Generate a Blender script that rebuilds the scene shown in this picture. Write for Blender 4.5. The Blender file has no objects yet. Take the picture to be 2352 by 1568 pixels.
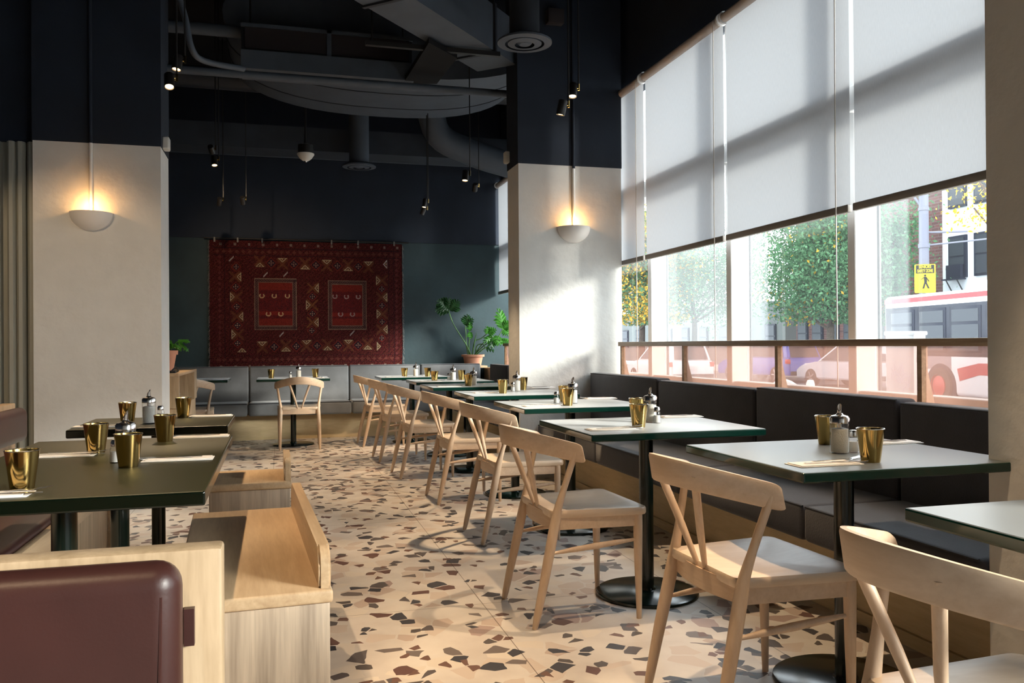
import bpy, bmesh, math, random
import numpy as np
from mathutils import Vector, Matrix
random.seed(7)
PI = math.pi
S = bpy.context.scene
C = S.collection
# ---------------------------------------------------------------- camera
F_PX = 1930.0; CAM_H = 1.10
def _rot(yaw, p, r):
    cy, sy = math.cos(yaw), math.sin(yaw); cp, sp = math.cos(p), math.sin(p); cr, sr = math.cos(r), math.sin(r)
    Ry = np.array([[cy, 0, -sy], [0, 1, 0], [sy, 0, cy]])
    Rx = np.array([[1, 0, 0], [0, cp, -sp], [0, sp, cp]])
    Rz = np.array([[cr, -sr, 0], [sr, cr, 0], [0, 0, 1]])
    return Rz @ Rx @ Ry @ np.array([[1, 0, 0], [0, 0, -1], [0, 1, 0]])
MC = _rot(math.radians(15.38), math.radians(-.2), math.radians(-.39))
cam = bpy.data.objects.new('camera', bpy.data.cameras.new('camera'))
C.objects.link(cam)
cam.data.sensor_width = 36; cam.data.sensor_fit = 'HORIZONTAL'; cam.data.lens = F_PX / 2352 * 36
cam.data.clip_start = .05; cam.data.clip_end = 300
r0, r1, r2 = MC
cam.matrix_world = Matrix(((r0[0], -r1[0], -r2[0], 0), (r0[1], -r1[1], -r2[1], 0), (r0[2], -r1[2], -r2[2], CAM_H), (0, 0, 0, 1)))
S.camera = cam
def at(x, y, z):                       # where the sight line through a point of the photo meets the level z
    d = MC.T @ np.array([x - 1176, y - 784, F_PX]); t = (z - CAM_H) / d[2]
    return (t * d[0], t * d[1], z)
def aty(x, y, Y):                      # ... meets the upright plane at depth Y
    d = MC.T @ np.array([x - 1176, y - 784, F_PX]); t = Y / d[1]
    return (t * d[0], Y, CAM_H + t * d[2])
# ---------------------------------------------------------------- world, sun, exposure
S.view_settings.view_transform = 'Standard'; S.view_settings.look = 'None'
S.view_settings.gamma = 1; S.view_settings.use_curve_mapping = False
S.view_settings.exposure = 0.33
w = bpy.data.worlds.new('world'); S.world = w; w.use_nodes = True
nt = w.node_tree; nt.nodes.clear()
wo = nt.nodes.new('ShaderNodeOutputWorld'); bg = nt.nodes.new('ShaderNodeBackground')
tc = nt.nodes.new('ShaderNodeTexCoord'); nz = nt.nodes.new('ShaderNodeTexNoise'); cr_ = nt.nodes.new('ShaderNodeValToRGB')
nz.inputs['Scale'].default_value = 1.6; nz.inputs['Detail'].default_value = 4
cr_.color_ramp.elements[0].color = (.70, .84, 1, 1); cr_.color_ramp.elements[1].color = (.96, .98, 1, 1)
nt.links.new(tc.outputs['Generated'], nz.inputs['Vector']); nt.links.new(nz.outputs['Fac'], cr_.inputs[0])
nt.links.new(cr_.outputs[0], bg.inputs[0]); nt.links.new(bg.outputs[0], wo.inputs[0])
bg.inputs['Strength'].default_value = 5.0
SUN_DIR = Vector((-1.0, .85, -.42)).normalized()
sun = bpy.data.objects.new('sun', bpy.data.lights.new('sun', 'SUN')); C.objects.link(sun)
sun.data.energy = 7.0; sun.data.angle = math.radians(14); sun.data.color = (1, .95, .88)
sun.rotation_euler = SUN_DIR.to_track_quat('-Z', 'Y').to_euler()

# ---------------------------------------------------------------- materials
def newmat(name):
    m = bpy.data.materials.new(name); m.use_nodes = True
    n = m.node_tree; b = n.nodes['Principled BSDF']
    return m, n, b
def nd(n, t, **kw):
    x = n.nodes.new(t)
    for k, v in kw.items():
        if k in x.inputs: x.inputs[k].default_value = v
        else: setattr(x, k, v)
    return x
def ramp(n, fac, stops):
    r = n.nodes.new('ShaderNodeValToRGB'); e = r.color_ramp.elements
    e[0].position, e[0].color = stops[0][0], (*stops[0][1], 1)
    e[1].position, e[1].color = stops[-1][0], (*stops[-1][1], 1)
    for p, c in stops[1:-1]:
        q = e.new(p); q.color = (*c, 1)
    n.links.new(fac, r.inputs[0]); return r
def plain(name, col, rough=.5, metal=0, spec=.5, var=0, scale=8, bump=0, bscale=60, coat=0, sheen=0):
    m, n, b = newmat(name)
    b.inputs['Base Color'].default_value = (*col, 1); b.inputs['Roughness'].default_value = rough
    b.inputs['Metallic'].default_value = metal; b.inputs['Specular IOR Level'].default_value = spec
    b.inputs['Coat Weight'].default_value = coat; b.inputs['Sheen Weight'].default_value = sheen
    if var or bump:
        t = nd(n, 'ShaderNodeTexCoord')
    if var:
        z = nd(n, 'ShaderNodeTexNoise', Scale=scale, Detail=5); n.links.new(t.outputs['Object'], z.inputs['Vector'])
        r = ramp(n, z.outputs['Fac'], [(.3, tuple(c * (1 - var) for c in col)), (.7, tuple(min(1, c * (1 + var)) for c in col))])
        n.links.new(r.outputs[0], b.inputs['Base Color'])
    if bump:
        z = nd(n, 'ShaderNodeTexNoise', Scale=bscale, Detail=6); n.links.new(t.outputs['Object'], z.inputs['Vector'])
        bp = nd(n, 'ShaderNodeBump', Strength=bump, Distance=.01); n.links.new(z.outputs['Fac'], bp.inputs['Height'])
        n.links.new(bp.outputs[0], b.inputs['Normal'])
    return m
def wood(name, c1, c2, scale=(2, 2, 40), rough=.42, ring=7.0, spec=.4):
    m, n, b = newmat(name)
    t = nd(n, 'ShaderNodeTexCoord'); mp = nd(n, 'ShaderNodeMapping'); mp.inputs['Scale'].default_value = scale
    n.links.new(t.outputs['Object'], mp.inputs['Vector'])
    z = nd(n, 'ShaderNodeTexNoise', Scale=ring, Detail=8, Roughness=.6, Distortion=.4); n.links.new(mp.outputs[0], z.inputs['Vector'])
    z2 = nd(n, 'ShaderNodeTexNoise', Scale=ring * 5, Detail=3); n.links.new(mp.outputs[0], z2.inputs['Vector'])
    mx = nd(n, 'ShaderNodeMath', operation='MULTIPLY_ADD'); mx.inputs[1].default_value = .35
    n.links.new(z2.outputs['Fac'], mx.inputs[0]); n.links.new(z.outputs['Fac'], mx.inputs[2])
    r = ramp(n, mx.outputs[0], [(.48, c1), (.86, c2)])
    n.links.new(r.outputs[0], b.inputs['Base Color']); b.inputs['Roughness'].default_value = rough
    b.inputs['Specular IOR Level'].default_value = spec
    return m
M = {}
M['ash'] = wood('ash_wood', (.60, .43, .29), (.72, .55, .40), (3, 3, .6))
M['ash_rail'] = wood('ash_wood_along', (.60, .43, .29), (.72, .55, .40), (3, .35, 3))
M['ash_seat'] = wood('ash_seat_wood', (.62, .46, .32), (.72, .57, .42), (.5, 3, 3), rough=.36, spec=.9)
M['oak'] = wood('pale_oak', (.37, .26, .15), (.56, .41, .26), (4, 4, .35), ring=6)
M['oak_flat'] = wood('pale_oak_flat', (.46, .31, .18), (.61, .44, .27), (4, .35, 4), ring=6)
M['oak_rail'] = wood('rail_oak', (.30, .20, .12), (.46, .33, .21), (5, .3, 5))
M['ply'] = wood('plinth_ply', (.52, .40, .22), (.64, .50, .30), (.6, .6, 4), ring=5, rough=.6)
M['bench_wood'] = wood('bench_plank_wood', (.33, .25, .18), (.66, .52, .38), (5, 5, .25), ring=4)
M['green_top'] = plain('green_laminate', (.030, .040, .030), .33, spec=1.0, bump=.02, bscale=300, sheen=.42)
M['green_top_warm_dim'] = plain('green_laminate_warm_dim', (.030, .030, .012), .42, spec=.35, bump=.02, bscale=300)  # green laminate again, the booths' warmer, dimmer light put into its colour
M['green_edge'] = plain('green_lacquer_edge', (.003, .028, .020), .12, spec=.6)
M['green_edge_dim'] = plain('green_lacquer_edge_dim', (.003, .006, .003), .15, spec=.5)  # same green edge, darkened in colour for the booths' weaker daylight
M['green_steel'] = plain('green_black_steel', (.002, .008, .006), .18, spec=.6)
M['brass'] = plain('polished_brass', (.56, .39, .14), .13, metal=1)
M['steel'] = plain('stainless_steel', (.72, .70, .68), .16, metal=1)
M['black_metal'] = plain('black_metal', (.012, .011, .011), .4)
M['navy'] = plain('navy_paint', (.009, .016, .031), .75, bump=.12, bscale=25, var=.15, scale=3)
M['ceiling'] = plain('black_ceiling', (.006, .006, .008), .85, var=.3, scale=3)
M['duct'] = plain('dark_grey_duct', (.060, .074, .096), .6, var=.15, scale=4)
M['duct_dark'] = plain('black_duct', (.016, .019, .026), .6)
M['bulkhead'] = plain('bulkhead_paint', (.026, .034, .048), .7, var=.2, scale=3)
M['tray_black'] = plain('tray_black', (.005, .005, .006), .8, spec=.2)
M['louvre'] = plain('louvre_black', (.02, .015, .017), .8)
M['teal'] = plain('dark_teal_plaster', (.020, .042, .050), .7, bump=.15, bscale=18, var=.2, scale=2.5)
M['plaster'] = plain('white_plaster', (.70, .69, .66), .8, bump=.5, bscale=14, var=.03)
M['white_paint'] = plain('white_paint', (.8, .8, .79), .5)
M['sconce'] = plain('white_sconce', (.8, .76, .72), .5)
M['flute'] = plain('fluted_panel', (.36, .36, .31), .6)
M['charcoal'] = plain('charcoal_upholstery', (.042, .042, .052), .75, bump=.15, bscale=150, var=.15, scale=9, sheen=.25)
M['grey_velvet'] = plain('grey_upholstery', (.165, .17, .175), .7, bump=.15, bscale=150, var=.18, scale=5, sheen=.35)
M['piping'] = plain('dark_piping', (.02, .02, .024), .6)
M['leather'] = plain('oxblood_leather', (.048, .016, .013), .38, spec=.5, bump=.03, bscale=260, var=.10, scale=12)
M['napkin'] = plain('white_napkin', (.82, .80, .78), .85)
M['salt'] = plain('white_salt', (.85, .83, .8), .9)
M['sugar'] = plain('brown_sugar', (.85, .80, .72), .9, bump=.4, bscale=300)
M['terracotta'] = plain('terracotta', (.62, .28, .17), .7, var=.08)
M['soil'] = plain('potting_soil', (.03, .02, .015), .9)
M['leaf'] = plain('green_leaf', (.06, .22, .03), .4, var=.3, scale=20)
M['leaf_dark'] = plain('dark_green_leaf', (.03, .10, .03), .4, var=.3, scale=20)
M['stem'] = plain('green_stem', (.12, .26, .08), .5)
M['plate'] = plain('white_plates', (.6, .6, .6), .3)
M['plastic'] = plain('white_plastic', (.6, .58, .54), .5)
M['chain'] = plain('clear_cord', (.62, .58, .52), .4)
M['frame'] = plain('window_frame_white', (.78, .77, .75), .5)
M['frame_dark'] = plain('window_gasket_dark', (.02, .025, .03), .4)
M['hem'] = plain('hem_bar', (.25, .23, .21), .6)
M['tube'] = plain('roller_tube', (.50, .44, .40), .7)
def leafmat(m):
    b = m.node_tree.nodes['Principled BSDF']
    n = m.node_tree; tr = nd(n, 'ShaderNodeBsdfTranslucent'); mx = nd(n, 'ShaderNodeMixShader', Fac=.35)
    src = b.inputs['Base Color'].links[0].from_socket if b.inputs['Base Color'].links else None
    if src: n.links.new(src, tr.inputs[0])
    else: tr.inputs[0].default_value = b.inputs['Base Color'].default_value
    n.links.new(b.outputs[0], mx.inputs[1]); n.links.new(tr.outputs[0], mx.inputs[2])
    n.links.new(mx.outputs[0], n.nodes['Material Output'].inputs[0])
leafmat(M['leaf']); leafmat(M['leaf_dark'])
def blind_mat():
    m = bpy.data.materials.new('roller_blind_fabric'); m.use_nodes = True; n = m.node_tree; n.nodes.clear()
    o = nd(n, 'ShaderNodeOutputMaterial'); d = nd(n, 'ShaderNodeBsdfDiffuse'); t = nd(n, 'ShaderNodeBsdfTranslucent'); mx = nd(n, 'ShaderNodeMixShader', Fac=.26)
    tcx = nd(n, 'ShaderNodeTexCoord'); z = nd(n, 'ShaderNodeTexNoise', Scale=1.0, Detail=3)
    mp = nd(n, 'ShaderNodeMapping'); mp.inputs['Scale'].default_value = (1, 400, 30); n.links.new(tcx.outputs['Object'], mp.inputs[0]); n.links.new(mp.outputs[0], z.inputs['Vector'])
    r = ramp(n, z.outputs['Fac'], [(.3, (.49, .50, .525)), (.7, (.545, .555, .58))])
    for q in (d, t): n.links.new(r.outputs[0], q.inputs[0])
    n.links.new(d.outputs[0], mx.inputs[1]); n.links.new(t.outputs[0], mx.inputs[2]); n.links.new(mx.outputs[0], o.inputs[0]); return m
M['blind'] = blind_mat()
def glass_mat(name, tint=(1, 1, 1), refl=1.0, painted_refl=0.0):
    m = bpy.data.materials.new(name); m.use_nodes = True; n = m.node_tree; n.nodes.clear()
    o = nd(n, 'ShaderNodeOutputMaterial'); t = nd(n, 'ShaderNodeBsdfTransparent'); g = nd(n, 'ShaderNodeBsdfGlossy', Roughness=.02)
    t.inputs[0].default_value = (*tint, 1)
    lw = nd(n, 'ShaderNodeLayerWeight', Blend=.5); pw = nd(n, 'ShaderNodeMath', operation='POWER'); pw.inputs[1].default_value = 5
    mul = nd(n, 'ShaderNodeMath', operation='MULTIPLY_ADD'); mul.inputs[1].default_value = .96 * refl; mul.inputs[2].default_value = .04 * refl
    mx = nd(n, 'ShaderNodeMixShader'); n.links.new(lw.outputs['Facing'], pw.inputs[0]); n.links.new(pw.outputs[0], mul.inputs[0]); n.links.new(mul.outputs[0], mx.inputs[0])
    n.links.new(t.outputs[0], mx.inputs[1]); n.links.new(g.outputs[0], mx.inputs[2])
    last = mx
    if painted_refl:
        d = nd(n, 'ShaderNodeBsdfTranslucent'); d.inputs[0].default_value = (.9, .95, 1, 1); mh = nd(n, 'ShaderNodeMixShader', Fac=painted_refl)
        tcx = nd(n, 'ShaderNodeTexCoord'); sp = nd(n, 'ShaderNodeSeparateXYZ'); n.links.new(tcx.outputs['Object'], sp.inputs[0])   # painted pale reflection, a strip on each pane's far edge
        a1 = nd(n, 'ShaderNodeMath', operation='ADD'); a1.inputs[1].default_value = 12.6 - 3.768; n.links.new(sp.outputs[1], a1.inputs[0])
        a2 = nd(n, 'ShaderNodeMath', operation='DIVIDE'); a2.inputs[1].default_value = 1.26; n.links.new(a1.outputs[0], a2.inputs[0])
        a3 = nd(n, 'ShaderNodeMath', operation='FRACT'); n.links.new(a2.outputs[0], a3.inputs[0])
        a4 = nd(n, 'ShaderNodeMapRange'); a4.inputs['From Min'].default_value = .79; a4.inputs['From Max'].default_value = .81; a4.inputs['To Min'].default_value = painted_refl; a4.inputs['To Max'].default_value = max(painted_refl, .05)
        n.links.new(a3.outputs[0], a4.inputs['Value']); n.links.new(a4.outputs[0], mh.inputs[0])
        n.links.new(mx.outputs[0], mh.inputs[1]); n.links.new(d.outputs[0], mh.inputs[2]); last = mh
    n.links.new(last.outputs[0], o.inputs[0]); return m
M['glass'] = glass_mat('window_glass', (.96, .98, .97), 1.0, painted_refl=.006)
M['glass_painted_refl'] = glass_mat('hazy_window_glass', (.96, .98, .97), 1.0, painted_refl=.055)  # this pane carries a painted whitish reflection over its whole area
M['jar_glass'] = glass_mat('jar_glass', (.97, .98, .98), 1.3)
M['mesh'] = None
def mesh_mat():
    m = bpy.data.materials.new('copper_mesh_screen'); m.use_nodes = True; n = m.node_tree; n.nodes.clear()
    o = nd(n, 'ShaderNodeOutputMaterial'); t = nd(n, 'ShaderNodeBsdfTransparent'); d = nd(n, 'ShaderNodeBsdfTranslucent'); d2 = nd(n, 'ShaderNodeBsdfDiffuse')
    t.inputs[0].default_value = (1, .93, .90, 1); d.inputs[0].default_value = (.36, .22, .18, 1); d2.inputs[0].default_value = (.42, .26, .21, 1)
    a = nd(n, 'ShaderNodeMixShader', Fac=.4); b = nd(n, 'ShaderNodeMixShader', Fac=.42)
    n.links.new(d.outputs[0], a.inputs[1]); n.links.new(d2.outputs[0], a.inputs[2]); n.links.new(t.outputs[0], b.inputs[1]); n.links.new(a.outputs[0], b.inputs[2])
    n.links.new(b.outputs[0], o.inputs[0]); return m
M['mesh'] = mesh_mat()
def emis(name, col, s):
    m = bpy.data.materials.new(name); m.use_nodes = True; n = m.node_tree; n.nodes.clear()
    o = nd(n, 'ShaderNodeOutputMaterial'); e = nd(n, 'ShaderNodeEmission', Strength=s); e.inputs[0].default_value = (*col, 1)
    n.links.new(e.outputs[0], o.inputs[0]); return m
M['glow'] = emis('lamp_glow', (1, .62, .28), 14)
def terrazzo():
    m, n, b = newmat('terrazzo')
    t = nd(n, 'ShaderNodeTexCoord')
    wz = nd(n, 'ShaderNodeTexNoise', Scale=9, Detail=2); n.links.new(t.outputs['Object'], wz.inputs['Vector'])
    wm = nd(n, 'ShaderNodeVectorMath', operation='MULTIPLY_ADD'); wm.inputs[1].default_value = (.035, .035, 0)
    n.links.new(wz.outputs['Color'], wm.inputs[0]); n.links.new(t.outputs['Object'], wm.inputs[2])
    def layer(scale, off):
        mp = nd(n, 'ShaderNodeMapping'); mp.inputs['Location'].default_value = off; mp.inputs['Rotation'].default_value = (0, 0, off[0])
        n.links.new(wm.outputs[0], mp.inputs[0])
        v = nd(n, 'ShaderNodeTexVoronoi', Scale=scale); v.voronoi_dimensions = '2D'; n.links.new(mp.outputs[0], v.inputs['Vector'])
        e = nd(n, 'ShaderNodeTexVoronoi', Scale=scale); e.voronoi_dimensions = '2D'; e.feature = 'DISTANCE_TO_EDGE'; n.links.new(mp.outputs[0], e.inputs['Vector'])
        s = nd(n, 'ShaderNodeSeparateColor'); n.links.new(v.outputs['Color'], s.inputs[0])
        return s, e
    base = nd(n, 'ShaderNodeTexNoise', Scale=5, Detail=6); n.links.new(t.outputs['Object'], base.inputs['Vector'])
    cur = ramp(n, base.outputs['Fac'], [(.3, (.55, .49, .44)), (.7, (.69, .64, .58))]).outputs[0]
    def mixin(cur, sep, edge, thr, edge_thr, stops):
        g = nd(n, 'ShaderNodeMath', operation='GREATER_THAN'); g.inputs[1].default_value = thr; n.links.new(sep.outputs[0], g.inputs[0])
        h = nd(n, 'ShaderNodeMath', operation='GREATER_THAN'); h.inputs[1].default_value = edge_thr; n.links.new(edge.outputs['Distance'], h.inputs[0])
        k = nd(n, 'ShaderNodeMath', operation='MULTIPLY'); n.links.new(g.outputs[0], k.inputs[0]); n.links.new(h.outputs[0], k.inputs[1])
        c = ramp(n, sep.outputs[1], stops); c.color_ramp.interpolation = 'CONSTANT'
        mx = nd(n, 'ShaderNodeMix', data_type='RGBA'); n.links.new(k.outputs[0], mx.inputs[0]); n.links.new(cur, mx.inputs[6]); n.links.new(c.outputs[0], mx.inputs[7])
        return mx.outputs[2]
    s1, e1 = layer(10.5, (.4, .1, 0)); cur = mixin(cur, s1, e1, .66, .05, [(0, (.66, .59, .51)), (.35, (.58, .49, .42)), (.7, (.50, .40, .34)), (.9, (.40, .30, .27))])
    s2, e2 = layer(15, (1.3, 2.2, 0)); cur = mixin(cur, s2, e2, .86, .06, [(0, (.11, .095, .095)), (.3, (.055, .055, .065)), (.6, (.13, .07, .06)), (.8, (.17, .14, .13))])
    s3, e3 = layer(23, (2.1, 5.2, 0)); cur = mixin(cur, s3, e3, .92, .07, [(0, (.10, .085, .08)), (.4, (.16, .09, .07)), (.8, (.06, .06, .07))])
    br = nd(n, 'ShaderNodeTexBrick', Scale=1.0); br.offset = 0
    br.inputs['Mortar Size'].default_value = .0018; br.inputs['Brick Width'].default_value = .89; br.inputs['Row Height'].default_value = 1.78
    br.inputs['Color1'].default_value = (1, 1, 1, 1); br.inputs['Color2'].default_value = (1, 1, 1, 1); br.inputs['Mortar'].default_value = (.35, .32, .3, 1)
    mp = nd(n, 'ShaderNodeMapping'); mp.inputs['Location'].default_value = (.07, -3.48 + 1.78 * 4, 0); n.links.new(t.outputs['Object'], mp.inputs[0]); n.links.new(mp.outputs[0], br.inputs['Vector'])
    mu = nd(n, 'ShaderNodeMix', data_type='RGBA'); mu.blend_type = 'MULTIPLY'; mu.inputs[0].default_value = 1
    n.links.new(cur, mu.inputs[6]); n.links.new(br.outputs['Color'], mu.inputs[7]); n.links.new(mu.outputs[2], b.inputs['Base Color'])
    b.inputs['Roughness'].default_value = .38; b.inputs['Specular IOR Level'].default_value = .45
    return m
M['terrazzo'] = terrazzo()

# ---------------------------------------------------------------- mesh helpers
def finish(name, bm, mat, parent=None, smooth=False):
    me = bpy.data.meshes.new(name)
    bmesh.ops.recalc_face_normals(bm, faces=bm.faces[:])
    bm.to_mesh(me); bm.free()
    for mm in (mat if isinstance(mat, (list, tuple)) else [mat]): me.materials.append(mm)
    if smooth:
        for p in me.polygons: p.use_smooth = True
        if smooth != 'all':
            try: me.set_sharp_from_angle(angle=math.radians(38))
            except Exception: pass
    o = bpy.data.objects.new(name, me); C.objects.link(o)
    if parent: o.parent = parent
    return o
def box(bm, a, b, bev=0, seg=2, rot=None, mat=0):
    c = [(x + y) / 2 for x, y in zip(a, b)]; s = [abs(y - x) for x, y in zip(a, b)]
    r = bmesh.ops.create_cube(bm, size=1); vs = r['verts']
    bmesh.ops.scale(bm, vec=s, verts=vs)
    if bev:
        es = list({e for v in vs for e in v.link_edges})
        g = bmesh.ops.bevel(bm, geom=es, offset=min(bev, min(s) * .49), segments=seg, affect='EDGES', profile=.5)
        vs = list({v for f in g['faces'] for v in f.verts} | {v for v in vs if v.is_valid})
    if rot is not None: bmesh.ops.rotate(bm, cent=(0, 0, 0), matrix=rot, verts=vs)
    bmesh.ops.translate(bm, vec=c, verts=vs)
    if mat:
        for f in {f for v in vs for f in v.link_faces}: f.material_index = mat
    return vs
def B(name, a, b, mat, parent=None, bev=0, seg=2, smooth=True):
    bm = bmesh.new(); box(bm, a, b, bev, seg); return finish(name, bm, mat, parent, smooth if bev else False)
def tube(bm, pts, rad, n=10, cap=True):
    pts = [Vector(p) for p in pts]
    if not isinstance(rad, (list, tuple)): rad = [rad] * len(pts)
    rings = []; up = None
    for i, p in enumerate(pts):
        d = (pts[min(i + 1, len(pts) - 1)] - pts[max(i - 1, 0)]).normalized()
        if up is None: up = Vector((0, 0, 1)) if abs(d.z) < .9 else Vector((1, 0, 0))
        u = (up - d * up.dot(d)).normalized(); v = d.cross(u); up = u
        rings.append([bm.verts.new(p + (u * math.cos(2 * PI * k / n) + v * math.sin(2 * PI * k / n)) * rad[i]) for k in range(n)])
    for a, b in zip(rings, rings[1:]):
        for k in range(n): bm.faces.new((a[k], a[(k + 1) % n], b[(k + 1) % n], b[k]))
    if cap: bm.faces.new(rings[0]); bm.faces.new(rings[-1])
def T(name, pts, rad, mat, parent=None, n=10):
    bm = bmesh.new(); tube(bm, pts, rad, n); return finish(name, bm, mat, parent, True)
def smoothpath(pts, k=6):
    P = [Vector(p) for p in pts]; out = []
    for i in range(len(P) - 1):
        p0, p1, p2, p3 = P[max(i - 1, 0)], P[i], P[i + 1], P[min(i + 2, len(P) - 1)]
        for j in range(k):
            t = j / k
            out.append(.5 * ((2 * p1) + (-p0 + p2) * t + (2 * p0 - 5 * p1 + 4 * p2 - p3) * t * t + (-p0 + 3 * p1 - 3 * p2 + p3) * t ** 3))
    out.append(P[-1]); return out
def lathe(bm, prof, n=24, c=(0, 0, 0), closed=False):
    rings = []
    for r, z in prof:
        rings.append([bm.verts.new((c[0] + r * math.cos(2 * PI * k / n), c[1] + r * math.sin(2 * PI * k / n), c[2] + z)) for k in range(n)] if r > 1e-5 else [bm.verts.new((c[0], c[1], c[2] + z))])
    for a, b in zip(rings, rings[1:]):
        for k in range(n):
            q = [a[k % len(a)], a[(k + 1) % n % len(a)], b[(k + 1) % n % len(b)], b[k % len(b)]]
            q = [v for i, v in enumerate(q) if v not in q[:i]]
            if len(q) > 2: bm.faces.new(q)
def L(name, prof, mat, parent=None, n=24, c=(0, 0, 0)):
    bm = bmesh.new(); lathe(bm, prof, n, c); return finish(name, bm, mat, parent, True)
def prism(bm, poly, h0, h1, axis='z'):
    f = {'z': lambda p, h: (p[0], p[1], h), 'y': lambda p, h: (p[0], h, p[1]), 'x': lambda p, h: (h, p[0], p[1])}[axis]
    a = [bm.verts.new(f(p, h0)) for p in poly]; b = [bm.verts.new(f(p, h1)) for p in poly]
    bm.faces.new(a); bm.faces.new(b[::-1])
    for i in range(len(poly)): bm.faces.new((a[i], a[(i + 1) % len(poly)], b[(i + 1) % len(poly)], b[i]))
def tag(o, label=None, cat=None, group=None, kind=None):
    if label: o['label'] = label
    if cat: o['category'] = cat
    if group: o['group'] = group
    if kind: o['kind'] = kind
    return o
def thing(name, label, cat, loc=(0, 0, 0), rz=0, group=None):
    o = bpy.data.objects.new(name, None); C.objects.link(o); o.empty_display_size = .1
    o.location = loc; o.rotation_euler = (0, 0, rz); return tag(o, label, cat, group)
def dup(root, loc, rz, label, group=None):
    r = root.copy(); C.objects.link(r); r.location = loc; r.rotation_euler = (0, 0, rz); r['label'] = label
    if group: r['group'] = group
    for ch in list(root.children):
        c = ch.copy(); C.objects.link(c); c.parent = r
        for g in list(ch.children):
            d = g.copy(); C.objects.link(d); d.parent = c
    return r
class Maker:                            # first call moves the original, later calls copy it
    def __init__(s, root): s.root = root; s.used = False; s.children_snapshot = list(root.children)
    def put(s, loc, rz, label, group=None):
        if not s.used:
            s.used = True; r = s.root; r.location = loc; r.rotation_euler = (0, 0, rz); r['label'] = label
            if group: r['group'] = group
            return r
        return dup(s.root, loc, rz, label, group)
def struct(o): o['kind'] = 'structure'; return o

# ---------------------------------------------------------------- room shell
YB = 10.90; XW = 2.93; ZC = 4.45; YF = -4.0; XL = -3.6
struct(B('floor', (XL, YF, -.12), (3.05, YB, 0), M['terrazzo']))
struct(B('ceiling', (XL - .2, YF - .2, ZC), (3.3, YB + .2, ZC + .2), M['ceiling']))
bm = bmesh.new(); box(bm, (XL, YB, 0), (3.05, YB + .2, 2.43)); box(bm, (XL, YB - .012, 2.43), (3.05, YB + .2, ZC), mat=1)
struct(finish('wall_back', bm, [M['teal'], M['navy']]))
struct(B('wall_left', (XL - .2, YF, 0), (XL, YB + .2, ZC), M['navy']))
struct(B('wall_front', (XL, YF - .2, 0), (3.05, YF, ZC), M['plaster']))
bm = bmesh.new(); box(bm, (2.61, YF, -.6), (3.05, YB, .80)); box(bm, (2.86, YF, 3.29), (3.05, YB + .2, ZC), mat=1)
struct(finish('wall_right', bm, [M['oak_flat'], M['navy']]))
bm = bmesh.new(); box(bm, (XL, 6.72, 0), (-1.68, 6.90, 2.565)); box(bm, (XL, 6.70, 2.565), (-1.68, 6.90, ZC), mat=1)
struct(finish('wall_partition', bm, [M['flute'], M['navy']]))
bm = bmesh.new()
for x in (-1.70, -1.77, -1.83, -1.93, -2.01, -2.10, -2.21, -2.32, -2.45):
    prism(bm, [(x - .036, 6.72), (x - .03, 6.665), (x - .012, 6.64), (x + .012, 6.64), (x + .026, 6.672), (x + .03, 6.72)], 0, 2.56)
struct(finish('trim_1', bm, M['flute']))
def pillar(x0, x1, y0, y1, zp, label):
    bm = bmesh.new(); box(bm, (x0, y0, 0), (x1, y1, zp)); box(bm, (x0 - .004, y0 - .004, zp), (x1 + .004, y1 + .004, ZC), mat=1)
    o = finish('pillar', bm, [M['plaster'], M['navy']]); tag(o, label, 'pillar', kind='structure')
pillar(1.885, 2.79, 6.62, 6.96, 2.585, 'white plaster pillar with dark top between the two window banquettes')
pillar(2.062, 2.79, 1.05, 2.07, 2.62, 'brown-shaded plaster pillar at the edge of the near window table')
pillar(-1.68, -.84, 6.60, 7.04, 2.563, 'cream plaster pillar beside the fluted wall panels')
# windows: one per bay
bays = [3.768 + 1.26 * k for k in range(-6, 6)]
for i, y in enumerate(bays):
    y2 = min(y + 1.26, YB)
    bm = bmesh.new()
    box(bm, (2.905, y, .80), (3.045, y + .063, 3.29), .004, 1); box(bm, (2.86, y + .063, 2.30), (3.03, y2, 2.43), .004, 1); box(bm, (2.925, y + .063, .80), (3.03, y2, .845), .004, 1)
    f = struct(finish('window_%d' % (i + 1), bm, M['frame']))
    bm = bmesh.new(); box(bm, (3.046, y - .012, .80), (3.056, y + .075, 3.29))
    box(bm, (3.012, y + .063, .845), (3.03, y + .075, 3.29)); finish('gasket', bm, M['frame_dark'], f)
    B('pane', (3.020, y + .075, .845), (3.026, y2, 3.29), M['glass_painted_refl'] if abs(y - 5.028) < .01 else M['glass'], f)
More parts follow.
